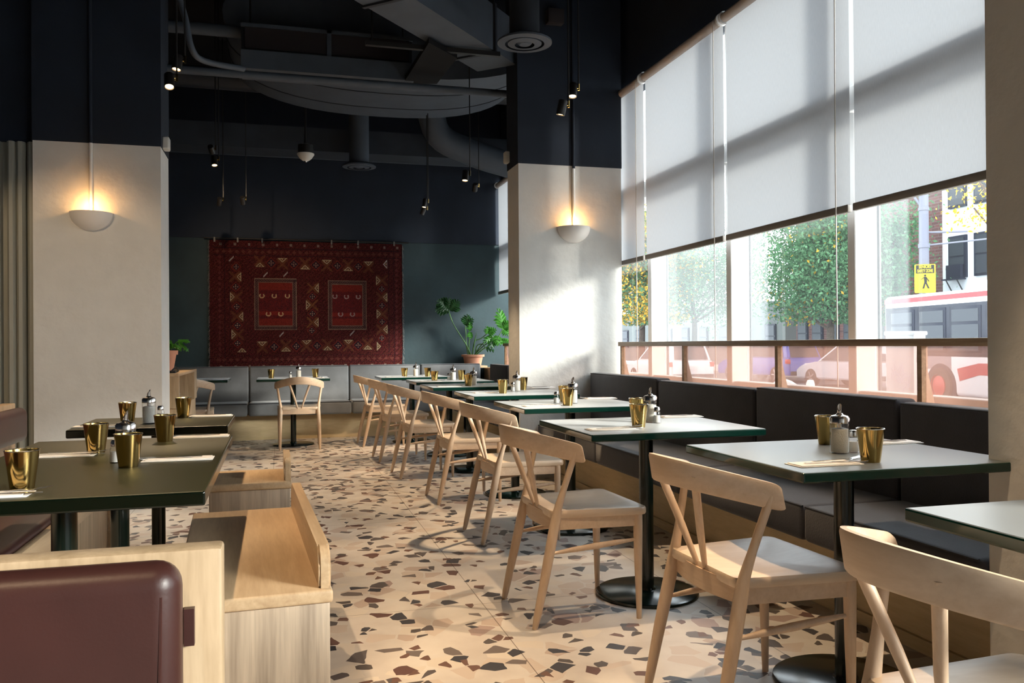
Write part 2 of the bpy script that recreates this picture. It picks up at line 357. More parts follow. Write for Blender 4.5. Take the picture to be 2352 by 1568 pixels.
# roller blinds
blind_names = {1: 'beside the brown pillar', 2: 'between the brown pillar and the widest gap', }
nb = 0
for i, y in enumerate(bays):
    if y < -.2: continue
    y2 = min(y + 1.26, YB - .04)
    nb += 1
    lab = {1: 'grey roller blind hidden behind the brown pillar', 2: 'grey roller blind half hidden by the near pillar', 3: 'grey roller blind next to the brown pillar, widest in view',
           4: 'grey roller blind between the widest blind and the one with a cord gap', 5: 'grey roller blind next after the two widest ones, above the pane with painted reflection',
           6: 'narrow strip of grey roller blind against the white pillar', 7: 'grey roller blind mostly behind the white pillar',
           8: 'grey roller blind behind the white pillar', 9: 'grey roller blind past the white pillar, second from the teal wall', 10: 'grey roller blind touching the teal back wall'}.get(nb, 'grey roller blind in the window row')
    t = thing('roller_blind', lab, 'blind', (2.80, y + .63, 3.22), 0, 'roller blinds along the street windows')
    a, b = y - .085 - (y + .63), y2 - .12 - (y + .63)
    if i == len(bays) - 1: b = y2 - (y + .63)
    bm = bmesh.new()
    n = 14
    tube(bm, [(0, a, 0), (0, b, 0)], .032, 14); finish('roller', bm, M['tube'], t, True)
    bm = bmesh.new()                      # cloth hangs with a hair of thickness and slight ripple
    zz = [0, -.4, -.8, -1.1, -1.42]
    for s_ in (0, .0012):
        for k in range(6):
            ya, yb = a + (b - a) * k / 6, a + (b - a) * (k + 1) / 6
            for z0, z1 in zip(zz, zz[1:]):
                f_ = lambda yy, z_: .012 + .003 * math.sin(yy * 5) * (-z_)
                if s_ == 0: bm.faces.new([bm.verts.new((f_(q, z), q, z)) for q, z in ((ya, z0), (yb, z0), (yb, z1), (ya, z1))])
    bmesh.ops.remove_doubles(bm, verts=bm.verts[:], dist=.0005)
    finish('fabric', bm, M['blind'], t, 'all')
    B('hem_bar', (-.002, a, -1.455), (.026, b, -1.415), M['hem'], t, .006)
    for yy in (a, b): T('bracket', [(0, yy - .008, 0), (0, yy + .008, 0)], .043, M['white_paint'], t, 14)
    T('cord', smoothpath([(-.035, a - .004 + .05, .0), (-.036, a + .05, -1.2), (-.034, a + .047, -2.35)], 3), .0035, M['chain'], t, 6)
# sconces
def sconce(px, py, Y, label):
    x, _, z = aty(px, py, Y)
    t = thing('wall_sconce', label, 'wall lamp', (x, Y, z))
    bm = bmesh.new(); R, H = .143, .128
    prof = [(R * math.cos(a), -H * math.sin(a)) for a in [PI / 2 * k / 10 for k in range(11)]]
    prof2 = [(r * .93, zz * .92) for r, zz in prof]
    n = 20
    for pf in (prof, prof2):
        g = [[bm.verts.new((r * math.cos(PI + PI * k / n), r * math.sin(PI + PI * k / n), zz)) for k in range(n + 1)] for r, zz in pf]
        for a, b in zip(g, g[1:]):
            for k in range(n): bm.faces.new((a[k], a[k + 1], b[k + 1], b[k]))
        pf.append(g)
    o_, i_ = prof[-1][0], prof2[-1][0]
    for k in range(n): bm.faces.new((o_[k], o_[k + 1], i_[k + 1], i_[k]))
    bmesh.ops.remove_doubles(bm, verts=bm.verts[:], dist=.0008)
    finish('bowl', bm, M['sconce'], t, True)
    bm = bmesh.new(); prism(bm, [(-.146, 0)] + [(-.146 * math.cos(PI * k / 16), -.131 * math.sin(PI * k / 16)) for k in range(17)], -.012, 0, 'y'); finish('wall_plate', bm, M['sconce'], t)
    L('bulb', [(0, .012), (.014, .010), (.02, -.004), (.012, -.03), (0, -.034)], M['glow'], t, 12, (0, -.06, -.02))
    T('conduit', [(0, -.013, -.03), (0, -.013, 2.56 - z)], .0125, M['white_paint'], t)
    T('conduit', [(0, -.017, 2.56 - z), (0, -.017, ZC - z)], .0125, M['navy'], t)
    l = bpy.data.objects.new('sconce_light', bpy.data.lights.new('sconce_light', 'POINT')); C.objects.link(l); l.parent = t
    l.location = (0, -.065, .045); l.data.energy = 1.5; l.data.color = (1, .50, .16); l.data.shadow_soft_size = .015
sconce(1317, 522, 6.618, 'white half-bowl sconce glowing on the pillar beside the window banquette')
sconce(210, 489, 6.598, 'white half-bowl sconce glowing on the cream pillar by the fluted panels')
# hanging spotlights
NL = [0]
def spot(loc, target, label, energy=60, on=True, cone=52, r=.028, pair=None):
    t = thing('pendant_spotlight', label, 'spotlight', loc, 0, 'black pendant spotlights hung from the ceiling')
    d = (Vector(target) - Vector(loc)).normalized(); q = d.to_track_quat('-Z', 'Y').to_matrix()
    bm = bmesh.new(); lathe(bm, [(0, .09), (r * .9, .09), (r, .085), (r, 0), (r * .86, 0), (r * .8, .02), (0, .02)], 18)
    bmesh.ops.rotate(bm, cent=(0, 0, 0), matrix=q, verts=bm.verts[:]); finish('housing', bm, M['black_metal'], t, True)
    bm = bmesh.new(); lathe(bm, [(r * .79, .006), (0, .004)], 18); bmesh.ops.rotate(bm, cent=(0, 0, 0), matrix=q, verts=bm.verts[:])
    finish('lens', bm, M['glow'] if on else M['steel'], t)
    side = Vector((1, 0, 0)) if abs(d.x) < .7 else Vector((0, 1, 0))
    k = q @ Vector((0, 0, .06)); k2 = k + Vector((r + .012, 0, 0))
    bm = bmesh.new(); tube(bm, [k, k2], .006, 8); tube(bm, [k2 - Vector((0, 0, .012)), k2 + Vector((0, 0, .03))], .007, 8); finish('bracket', bm, M['brass'], t, True)
    T('cord', [k2, (k2.x, k2.y, ZC - loc[2])], .005, M['black_metal'], t, 6)
    L('ceiling_rose', [(0, -.03), (.05, -.03), (.055, 0), (0, 0)], M['black_metal'], t, 16, (k2.x, k2.y, ZC - loc[2]))
    if on:
        l = bpy.data.objects.new('spot_light', bpy.data.lights.new('spot_light', 'SPOT')); C.objects.link(l); l.parent = t
        l.location = q @ Vector((0, 0, -.012)); l.rotation_euler = d.to_track_quat('-Z', 'Y').to_euler()
        l.data.energy = energy; l.data.color = (1, .72, .44); l.data.spot_size = math.radians(cone); l.data.spot_blend = 1.0 if 'rug' in label else .4; l.data.shadow_soft_size = .02
G = 120
spot(aty(405, 160, 5.35), (-.95, 4.9, 0), 'lit black pendant spotlight, higher of two beside the cream pillar', G)
spot(aty(389, 200, 5.1), (-.45, 3.9, 0), 'lit black pendant spotlight, lower of two beside the cream pillar', G)
spot(aty(493, 380, 8.2), (-.35, 7.4, 0), 'lit black pendant spotlight above the back corner chair', G)
spot(aty(488, 350, 8.3), (-.2, 10.9, 1.7), 'lit black pendant spotlight angled at the red rug', 60, cone=62)
spot(aty(1068, 415, 7.0), (1.25, 6.6, 0), 'lit black pendant spotlight near the white wall sensor on the pillar', G)
spot(aty(974, 476, 8.6), (1.0, 8.3, 0), 'lit black pendant spotlight, higher of two above the far window tables', G, r=.024)
spot(aty(969, 492, 8.7), (.6, 9.6, 0), 'lit black pendant spotlight, lower of two above the far window tables', G, r=.024)
spot(aty(1315, 222, 5.0), (1.5, 4.4, 0), 'lit black pendant spotlight, higher of two before the white pillar', G)
spot(aty(1287, 264, 4.9), (1.2, 5.3, 0), 'lit black pendant spotlight, lower of two before the white pillar', G)
spot(aty(503, 470, 9.6), (-.9, 10.9, 1.4), 'dark unlit spotlight above the rug, nearer the cream pillar', 0, False, r=.026)
spot(aty(558, 468, 9.6), (-.3, 10.9, 1.4), 'dark unlit spotlight above the rug, beside the rug rod middle', 0, False, r=.026)
spot(aty(1090, 438, 9.2), (2.2, 10.9, 1.0), 'dark unlit spotlight above the potted philodendron', 0, False, r=.03)
for p_, q_, lab in [((-.62, 2.75, 2.75), (-.35, 2.75, 0), 'pendant spotlight above the near booth table, out of view'), ((1.75, 3.15, 2.75), (1.35, 2.9, 0), 'pendant spotlight above the third window table, out of view'),
                    ((1.7, 1.7, 2.75), (1.35, 1.5, 0), 'pendant spotlight above the first window table, out of view'), ((.95, 2.35, 2.8), (.95, 2.55, 0), 'pendant spotlight above the aisle, out of view'),
                    ((-.6, .2, 2.8), (-.4, .9, .5), 'added pendant spotlight above the brown leather booth, out of view'), ((-2.2, 3.6, 2.75), (-1.4, 6.6, .8), 'added pendant spotlight facing the cream pillar, out of view')]:  # leather-booth and cream-pillar lamps are added, unseen, as extra warm light
    spot(p_, q_, lab, G * (.35 if 'leather' in lab else .75 if 'facing' in lab else 1), cone=34 if 'aisle' in lab else 52)
# ceiling services
def rod(name, a, b, r, mat, label, cat, n=14):
    o = T(name, [a, b], r, mat, None, n); return tag(o, label, cat)
y = 7.0
a = aty(300, 157, y); b = aty(1163, 216, y)
rod('ceiling_pipe', (a[0] - 1, y, b[2]), (b[0] + .1, y, b[2]), .032, M['duct'], 'grey pipe running across under the long air unit', 'pipe')
a = aty(385, 350, 10.3); b = aty(1165, 382, 10.3)
rod('ceiling_pipe', (-2.4, 10.3, b[2]), (2.75, 10.3, b[2]), .035, M['duct'], 'thin grey pipe crossing in front of the dark back wall', 'pipe')
rod('ceiling_pipe', (-2.4, 7.35, 3.72), (-.25, 7.35, 3.72), .05, M['duct'], 'thick grey pipe running from the cream pillar to the air unit', 'pipe')
# fan coil
Y = 7.15
x0 = aty(553, 110, Y)[0]; x1 = aty(950, 140, Y)[0]; z_top = aty(700, 60, Y)[2]; z_mid = aty(700, 122, Y)[2]; z_lo = aty(700, 172, Y)[2]
t = thing('air_unit', 'long black ceiling air unit with dark louvred face and grey lower lip', 'air unit', ((x0 + x1) / 2, Y, z_lo))
hw = (x1 - x0) / 2; h1 = z_mid - z_lo; h2 = z_top - z_lo
B('casing', (-hw, .06, h1 * .6), (hw, .25, h2), M['duct_dark'], t, .01)
bm = bmesh.new(); prism(bm, [(.0, h1 * .95), (.0, h1 * .12), (.03, 0), (.25, 0), (.25, h1 * .6), (.06, h1)], -hw, hw, 'x'); finish('lower_lip', bm, M['duct'], t)
B('louvre', (-hw + .03, .045, h1 + .02), (-.02, .062, h2 - .03), M['louvre'], t); B('louvre', (.02, .045, h1 + .02), (hw - .03, .062, h2 - .03), M['louvre'], t)
bm = bmesh.new(); box(bm, (-.018, .035, h1), (.018, .062, h2)); box(bm, (-hw, .035, h2 - .03), (hw, .062, h2)); finish('face_frame', bm, M['duct'], t)
bm = bmesh.new()
for xx in (-hw * .9, hw * .9): tube(bm, [(xx, .15, h2), (xx, .15, ZC - z_lo)], .008, 6)
finish('hanger_rod', bm, M['black_metal'], t)
# wide oval plenum
c = aty(868, 268, 8.8); lo = c[2]
t = thing('oval_duct', 'wide rounded grey duct bulging below the air unit', 'duct', (c[0], 7.46, lo))
bm = bmesh.new(); A_, H_ = 1.45, .45
poly = [(A_ * math.copysign(abs(math.cos(a)) ** .8, math.cos(a)), H_ + H_ * math.copysign(abs(math.sin(a)) ** 1.0, math.sin(a))) for a in [2 * PI * k / 48 for k in range(48)]]
prism(bm, poly, 0, 1.34, 'y'); finish('duct_body', bm, M['duct'], t, True)
bm = bmesh.new(); poly2 = [(p[0] * 1.006, H_ + (p[1] - H_) * 1.012) for p in poly]
for yy in (.5, 1.0): prism(bm, poly2, yy, yy + .012, 'y')
finish('seam_band', bm, M['duct_dark'], t, True)
# diagonal square duct
zb = 3.42
P1, P2, P3, P4 = at(813, 0, zb), at(1048, 136, zb), at(1156, 121, zb), at(956, 0, zb)
d = Vector((P2[0] - P1[0], P2[1] - P1[1], 0)); n_ = d.normalized()
wv = Vector((P4[0] - P1[0], P4[1] - P1[1], 0)); wv = wv - n_ * wv.dot(n_)
t = thing('square_duct', 'grey square duct crossing the ceiling diagonally toward the white pillar', 'duct', (P1[0], P1[1], zb))
def quadprism(nm, s0, s1, w0, w1, z0, z1, mat):
    bm = bmesh.new(); prism(bm, [(n_ * s0 + wv * w0).to_2d()[:], (n_ * s1 + wv * w0).to_2d()[:], (n_ * s1 + wv * w1).to_2d()[:], (n_ * s0 + wv * w1).to_2d()[:]], z0, z1); return finish(nm, bm, mat, t)
Ld = d.length + .35
quadprism('duct_body', -3.0, Ld, 0, 1, 0, .36, M['duct'])
for s_ in (-1.2, .1, 1.3): quadprism('flange', s_, s_ + .03, -.03, 1.03, -.015, .375, M['duct_dark'])
bm = bmesh.new(); sx = n_ * .95
box(bm, (sx.x - .5, sx.y - .02, -.05), (sx.x + .55, sx.y + .02, -.015)); tube(bm, [(sx.x + .5, sx.y, -.03), (sx.x + .5, sx.y, ZC - zb)], .008, 6); tube(bm, [(sx.x - .45, sx.y, -.03), (sx.x - .45, sx.y, ZC - zb)], .008, 6)
finish('hanger_strut', bm, M['black_metal'], t)
def diffuser(px, py, Y, top_py, label, R=.18, rc=.105):
    x, _, z = aty(px, py, Y)
    t = thing('ceiling_diffuser', label, 'air vent', (x, Y, z), 0, 'round drop diffusers')
    L('drop_pipe', [(rc, .02), (rc, ZC - z)], M['duct_dark'] if Y < 7 else M['duct'], t, 28)
    L('outer_ring', [(R * .72, -.005), (R, .0), (R, .012), (R * .8, .035), (rc, .045)], M['duct'], t, 36)
    L('inner_ring', [(R * .36, -.012), (R * .62, -.004), (R * .62, .004), (R * .4, .02)], M['duct'], t, 36)
    L('centre_cone', [(0, -.012), (R * .2, -.010), (R * .28, .004), (0, .03)], M['duct'], t, 24)
    L('throat', [(0, .04), (R * .75, .04)], M['louvre'], t, 24)
diffuser(1205, 100, 5.6, 0, 'round grey ceiling diffuser on a black drop pipe before the white pillar', .19)
diffuser(825, 384, 9.5, 0, 'small round ceiling diffuser hanging before the dark back wall', .185, .11)
x, _, z = aty(702, 360, 9.0)
t = thing('dome_speaker', 'white dome speaker with black body hanging on a rod', 'speaker', (x, 9.0, z))
L('dome', [(0, -.05), (.03, -.042), (.06, -.02), (.088, .02), (.088, .032), (0, .034)], M['plastic'], t, 24)
L('body', [(.0, .03), (.078, .033), (.078, .12), (.03, .135), (0, .135)], M['black_metal'], t, 24)
T('rod', [(0, 0, .13), (0, 0, .28), (0, 0, ZC - z)], [.02, .01, .01], M['black_metal'], t, 8)
L('lens', [(0, -.062), (.012, -.058), (.016, -.045), (0, -.04)], M['steel'], t, 12)
tag(B('bulkhead', (-2.6, 9.7, aty(700, 345, 9.7)[2]), (2.75, 10.1, aty(700, 292, 9.7)[2]), M['bulkhead']), 'dark boxed bulkhead spanning the ceiling before the back wall', 'bulkhead')
bm = bmesh.new(); c0 = aty(1165, 400, 9.9)
tube(bm, smoothpath([(2.60, 9.35, c0[2] - .02), (c0[0] - .1, 9.4, c0[2]), (c0[0] - .6, 9.35, c0[2] + .12), (c0[0] - 1.0, 9.3, c0[2] + .35), (c0[0] - 1.1, 9.1, ZC - .2)], 6), .15, 20)
tag(finish('round_duct', bm, M['duct'], None, True), 'round grey duct curving down beside the far blinds', 'duct')
bm = bmesh.new(); tube(bm, smoothpath([(-2.6, 9.1, 3.85), (-1.0, 9.1, 3.85), (.3, 9.15, 3.86), (1.2, 9.1, 3.9), (2.7, 9.1, 3.9)], 5), .11, 16)
tag(finish('round_duct', bm, M['duct_dark'], None, True), 'long dark round duct crossing behind the oval duct', 'duct')
bm = bmesh.new(); tube(bm, smoothpath([aty(400, -40, 6.3), aty(425, 40, 6.3), aty(440, 110, 6.3), aty(470, 140, 6.4), aty(560, 158, 6.6)], 5), .022, 10)
tag(finish('ceiling_pipe', bm, M['duct'], None, True), 'bent grey pipe above the cream pillar', 'pipe')
bm = bmesh.new(); prism(bm, [at(*q, 3.36)[:2] for q in ((985, 98), (1050, 134), (1003, 193), (925, 193))], 3.36, 3.40)
tag(finish('cable_tray', bm, M['tray_black'], None), 'flat black tray between the air unit and the diagonal duct', 'cable tray')
# small sensors
for px, py, X, Y0, lab in [(380, 329, -.84, 6.8, 'small white sensor box on the cream pillar corner')]:
    z = aty(px, py, 6.7)[2]; tag(B('motion_sensor', (-.838, 6.66, z - .05), (-.79, 6.76, z + .045), M['plastic'], None, .012, 3), lab, 'sensor')
z = aty(1166, 362, 6.9)[2]; tag(B('motion_sensor', (1.84, 6.86, z - .05), (1.883, 6.94, z + .05), M['plastic'], None, .012, 3), 'small white sensor box on the white pillar side', 'sensor')
q = aty(1272, 42, 6.6); tag(B('junction_box', (q[0] - .07, 6.53, q[2] - .06), (q[0] + .07, 6.614, q[2] + .06), M['louvre'], None, .008), 'dark square junction box high on the white pillar', 'junction box')
# ---------------------------------------------------------------- chairs (sitter faces +x, origin between the rear feet)
def make_chair():
    t = thing('dining_chair', 'x', 'chair')
    bm = bmesh.new(); prev = None
    n = 28; xc, dp, zc, ze, wd, th, hh = -.06, .25, .775, .71, .25, .0105, .075
    prof = [(-1, -.85), (-1, .8), (-.75, 1), (.3, 1), (.8, .85), (1, .4), (1, -.85), (.6, -1), (-.6, -1)]
    ends = [0, .004, .012, .024, .04, .065]; ss = [-1 + e for e in ends] + [-1 + .065 + (2 - .13) * i / n for i in range(1, n)] + [1 - e for e in reversed(ends)]
    for s in ss:
        p = Vector((xc + dp * s * s, wd * s, zc - (zc - ze) * s * s))
        tan = Vector((2 * dp * s, wd, 0)).normalized(); nor = Vector((tan.y, -tan.x, 0))
        e = min(1, (1 - abs(s)) / .06); e = .72 + .28 * math.sqrt(max(0, 1 - (1 - e) ** 2)); h = hh * (1 + .08 * (1 - s * s))
        ring = [bm.verts.new(p + nor * (a * th) + Vector((-.006 * b, 0, 0)) + Vector((0, 0, -h / 2 + b * h / 2 * e))) for a, b in prof]
        if prev:
            for k in range(len(prof)): bm.faces.new((prev[k], prev[(k + 1) % len(prof)], ring[(k + 1) % len(prof)], ring[k]))
        else: bm.faces.new(ring)
        prev = ring
    bm.faces.new(prev[::-1]); finish('backrest', bm, M['ash_rail'], t, True)
    bm = bmesh.new(); out = []
    def corner(cx, cy, r, a0):
        for k in range(6):
            a = a0 + PI / 2 * k / 5; out.append((cx + r * math.cos(a), cy + r * math.sin(a)))
    r = .03
    corner(.475 - r, .232 - r, r, 0); corner(.075 + r, .198 - r, r, PI / 2); corner(.075 + r, -.198 + r, r, PI); corner(.475 - r, -.232 + r, r, 1.5 * PI)
    cx, cy = .28, 0; rings = []
    def ring(f, z, g=None): rings.append([bm.verts.new((cx + (x - cx) * f, cy + (y - cy) * f, z if g is None else z - g(cx + (x - cx) * f))) for x, y in out])
    ring(.2, .418); ring(.985, .418); ring(1, .424); ring(1, .440); ring(.985, .447); ring(.93, .4475)
    for f, d_ in ((.82, .001), (.65, .005), (.42, .009), (.2, .011)): ring(f, .4475 - d_)
    for a, b in zip(rings, rings[1:]):
        for k in range(len(out)): bm.faces.new((a[k], a[(k + 1) % len(out)], b[(k + 1) % len(out)], b[k]))
    bm.faces.new(rings[0]); bm.faces.new(rings[-1]); finish('seat', bm, M['ash_seat'], t, True)
    for s in (-1, 1):
        T('leg', smoothpath([(0, .205 * s, 0), (.045, .203 * s, .20), (.086, .196 * s, .385), (.102, .198 * s, .46), (.140, .220 * s, .60), (.166, .237 * s, .695)], 4), [.0105] + [.0125 + .008 * math.sin(PI * min(1, i / 14)) for i in range(1, 20)] + [.0095], M['ash'], t, 12)
        T('leg', [(.440, .212 * s, 0), (.437, .212 * s, .25), (.437, .211 * s, .38), (.437, .211 * s, .42)], [.0105, .0165, .0185, .018], M['ash'], t, 12)
        T('stretcher', [(.06, .205 * s, .285), (.16, .207 * s, .295), (.25, .208 * s, .302), (.34, .209 * s, .31), (.43, .211 * s, .317)], [.005, .0105, .0125, .0105, .006], M['ash_rail'], t, 10)
        T('spindle', [(.082, .018 * s, .425), (.045, .055 * s, .55), (-.008, .116 * s, .728)], [.0075, .0115, .0125], M['ash'], t, 10)
    bm = bmesh.new()
    for s in (-1, 1):
        prism(bm, [(.09, .192 * s), (.44, .220 * s), (.44, .204 * s), (.09, .176 * s)], .372, .418)
    prism(bm, [(.452, -.205), (.452, .205), (.436, .205), (.436, -.205)], .372, .418)
    k = [(.098 - .03 * (1 - (i / 8 - 1) ** 2), .19 * (i / 8 - 1)) for i in range(17)]
    prism(bm, k + [(x + .018, yy) for x, yy in reversed(k)], .372, .432); finish('seat_frame', bm, M['ash_rail'], t)
    return t
chairs = Maker(make_chair())
ORD = ['', 'first', 'second', 'third', 'fourth', 'fifth', 'sixth', 'seventh', 'eighth']
GC = 'pale wooden chairs along the window tables'
for k, (x, y, a, lab) in enumerate([
    (1.01, 1.215, -2.5, 'pale wooden chair nearest the brown pillar, cut off by the picture edge'),
    (1.128, 2.27, 2, 'pale wooden chair at the second window table from the brown pillar'),
    (.932, 3.315, 2, 'pale wooden chair fully in view at the third window table from the brown pillar'),
    (1.055, 4.70, 2, 'pale wooden chair at the fourth window table from the brown pillar'),
    (1.03, 5.91, 2, 'pale wooden chair at the fifth window table from the brown pillar'),
    (.93, 7.10, 3, 'pale wooden chair at the sixth window table from the brown pillar'),
    (.88, 8.17, 3, 'pale wooden chair at the seventh window table from the brown pillar'),
    (.84, 9.40, 4, 'pale wooden chair at the last window table, deepest in the row')]):
    chairs.put((x, y, 0), math.radians(a), lab, GC)
chairs.put((.19, 9.17, 0), PI / 2, 'pale wooden chair seen squarely from behind, in front of the rug', 'pale wooden chairs at the back bench')
chairs.put((-.93, 9.17, 0), PI / 2, 'pale wooden chair half hidden behind the wooden service cabinet', 'pale wooden chairs at the back bench')

# ---------------------------------------------------------------- tables
def make_table(w, d, name='pedestal_table', poles=((0, 0),), top='green_top', th=.029):
    t = thing(name, 'x', 'table')
    bm = bmesh.new(); box(bm, (-w / 2, -d / 2, .745 - th), (w / 2, d / 2, .745), .005, 2); 
    for f in bm.faces: f.material_index = 0 if f.normal.z > .9 else 1
    finish('tabletop', bm, [M[top], M['green_edge' if top == 'green_top' else 'green_edge_dim']], t)
    for px, py in poles:
        L('base', [(0, 0), (.224, 0), (.226, .004), (.224, .012), (.215, .016), (.04, .022), (.036, .03), (0, .03)], M['green_steel'], t, 44, (px, py, 0))
        T('pole', [(px, py, .02), (px, py, .704)], .031, M['green_steel'], t, 20)
        B('top_bracket', (px - .13, py - .13, .702 - th + .029), (px + .13, py + .13, .745 - th), M['green_steel'], t)
    return t
tb = Maker(make_table(.77, .69))
TL = {1: (1.67, 1.17), 2: (1.75, 2.335), 3: (1.55, 3.42), 4: (1.67, 4.77), 5: (1.66, 5.97), 6: (1.60, 7.24), 7: (1.625, 8.30), 8: (1.44, 9.56)}
TLAB = {1: 'dark green pedestal table cut off by the picture edge, by the brown pillar', 2: 'dark green pedestal table, second of the window row from the brown pillar', 3: 'dark green pedestal table, third of the window row from the brown pillar',
        4: 'dark green pedestal table, fourth of the window row from the brown pillar', 5: 'dark green pedestal table, fifth of the window row from the brown pillar', 6: 'dark green pedestal table, sixth of the window row from the brown pillar',
        7: 'dark green pedestal table, seventh of the window row from the brown pillar', 8: 'dark green pedestal table, last of the window row near the back bench'}
for k, (x, y) in TL.items(): tb.put((x, y, 0), 0, TLAB[k], 'window row of green pedestal tables')
tb.put((.13, 9.69, 0), 0, 'dark green pedestal table standing in front of the rug', 'tables at the back bench')
tb.put((-.93, 9.69, 0), 0, 'dark green pedestal table mostly behind the wooden service cabinet', 'tables at the back bench')
t = make_table(.70, 1.35, poles=((-.01, -.46), (-.01, .34)), top='green_top_warm_dim', th=.036); t.location = (-.535, 2.865, 0); t.rotation_euler = (0, 0, math.radians(.3))
tag(t, 'long dark green booth table beside the near wooden bench, set for four')
t = make_table(.66, .60, top='green_top_warm_dim', th=.036); t.location = (-.562, 4.28, 0); tag(t, 'small dark booth table between the long booth table and the cream pillar')

# ---------------------------------------------------------------- tableware
def make_cup():
    t = thing('brass_tumbler', 'x', 'tumbler')
    L('cup_body', [(0, .002), (.024, .002), (.0265, .0), (.0275, .004), (.0395, .098), (.038, .098), (.0255, .006), (0, .005)], M['brass'], t, 32)
    bm = bmesh.new(); n = 32
    for k in range(n): pass
    tube(bm, [(.0395 * math.cos(2 * PI * k / n), .0395 * math.sin(2 * PI * k / n), .0985) for k in range(n + 1)], .0014, 6, False); finish('rim', bm, M['steel'], t, True)
    return t
def make_sugar():
    t = thing('sugar_dispenser', 'x', 'sugar dispenser')
    L('glass_jar', [(0, 0), (.027, 0), (.0295, .004), (.0295, .098), (.0275, .104)], M['jar_glass'], t, 28)
    L('sugar', [(0, .004), (.0262, .004), (.0262, .078), (.012, .081), (0, .080)], M['sugar'], t, 24)
    L('lid', [(.0302, .096), (.0306, .112), (.026, .119), (.012, .123), (.009, .128), (0, .128)], M['steel'], t, 28)
    bm = bmesh.new(); n = 14
    a = [bm.verts.new((.0075 * math.cos(2 * PI * k / n), .0075 * math.sin(2 * PI * k / n), .03)) for k in range(n)]
    b = [bm.verts.new((.0075 * math.cos(2 * PI * k / n), .0075 * math.sin(2 * PI * k / n), .146 + 1.6 * .0075 * math.cos(2 * PI * k / n))) for k in range(n)]
    for k in range(n): bm.faces.new((a[k], a[(k + 1) % n], b[(k + 1) % n], b[k]))
    finish('spout', bm, M['steel'], t, True); return t
def make_salt():
    t = thing('salt_shaker', 'x', 'salt shaker')
    L('glass_body', [(0, 0), (.017, 0), (.0185, .003), (.0165, .04), (.013, .052)], M['jar_glass'], t, 10)
    L('salt', [(0, .003), (.0155, .003), (.0142, .034), (0, .035)], M['salt'], t, 10)
    L('cap', [(.0145, .050), (.0150, .062), (.011, .071), (0, .073)], M['steel'], t, 20); return t
def make_napkin():
    bm = bmesh.new()
    for z in (0, .0028): 
        o = .003 if z else 0
        vs = box(bm, (-.105 + o * 2, -.042 + o, z), (.105 - o * 4, .042 - o * 2, z + .0025), .001, 1)
    return tag(finish('napkin', bm, M['napkin'], None, True), 'x', 'napkin')
def make_fork():
    bm = bmesh.new(); pts = [(-.09, .0035), (-.05, .003), (.0, .003), (.03, .004), (.05, .001), (.058, .003)]
    ws = [.006, .005, .003, .003, .009, .011]
    def strip(P, W, y0=0, th=.0016):
        pr_ = None
        for (x, z), w_ in zip(P, W):
            r = [bm.verts.new((x, y0 + w_, z)), bm.verts.new((x, y0 - w_, z)), bm.verts.new((x, y0 - w_, z + th)), bm.verts.new((x, y0 + w_, z + th))]
            if pr_:
                for k in range(4): bm.faces.new((pr_[k], pr_[(k + 1) % 4], r[(k + 1) % 4], r[k]))
            else: bm.faces.new(r)
            pr_ = r
        bm.faces.new(pr_[::-1])
    strip(pts, ws)
    for k in range(4): strip([(.057, .003), (.085, .006), (.098, .009)], [.0014, .0013, .0008], -.0084 + .0056 * k)
    return tag(finish('fork', bm, M['steel'], None, True), 'x', 'fork')
def make_knife():
    bm = bmesh.new(); prism(bm, [(-.10, .007), (-.10, -.005), (.0, -.004), (.01, -.008), (.085, -.009), (.105, .0), (.098, .005), (.0, .005)], 0, .0022)
    return tag(finish('knife', bm, M['steel'], None, True), 'x', 'knife')
cups, sugars, salts, naps, forks, knives = map(Maker, (make_cup(), make_sugar(), make_salt(), make_napkin(), make_fork(), make_knife()))
Z = .745
WT = {2: 'second window table from the brown pillar', 3: 'third window table from the brown pillar', 4: 'fourth window table from the brown pillar', 5: 'fifth window table from the brown pillar',
      6: 'sixth window table from the brown pillar', 7: 'seventh window table from the brown pillar', 8: 'last window table near the back'}
def on(px, py): q = at(px, py, Z); return (q[0], q[1], Z)
cupsd = {2: ((2000, 1060), (1899, 1020)), 3: ((1467, 981), (1464, 963)), 4: ((1304, 931), (1297, 922.5)), 5: ((1155, 903), (1201, 895)), 6: ((1076, 886), (1082, 882)), 7: ((998, 875), (1060, 872)), 8: ((929, 865), (982, 864.5))}
for k, (a, b) in cupsd.items():
    for q, s in ((a, 'brass tumbler standing nearer the camera on the '), (b, 'brass tumbler standing farther back on the ')):
        x, y_, z = on(*q)
        if k >= 6: x = TL[k][0] + (x - TL[k][0]); y_ = min(max(y_, TL[k][1] - .3), TL[k][1] + .3); x = y_ / on(*q)[1] * x
        cups.put((x, y_, Z), 0, s + WT[k], 'polished brass tumblers')
sug = {2: (1929, 1040), 3: (1494, 969), 4: (1316, 926), 5: (1187, 898), 6: (1088, 884), 7: (1041, 873), 8: (955, 863.5)}
for k, q in sug.items():
    x, y_, z = on(*q); f = min(max(y_, TL[k][1] - .28), TL[k][1] + .28) / y_
    sugars.put((x * f, y_ * f, Z), math.radians(40), 'glass sugar dispenser with steel spout on the ' + WT[k], 'glass sugar dispensers')
sal = {2: (1961, 1038), 3: (1509, 971), 4: (1278, 926), 5: (1178, 899), 7: (1031, 873)}
for k, q in sal.items():
    x, y_, z = on(*q); f = min(max(y_, TL[k][1] - .28), TL[k][1] + .28) / y_
    salts.put((x * f, y_ * f, Z), 0, 'small glass salt shaker with steel cap on the ' + WT[k], 'glass salt shakers')
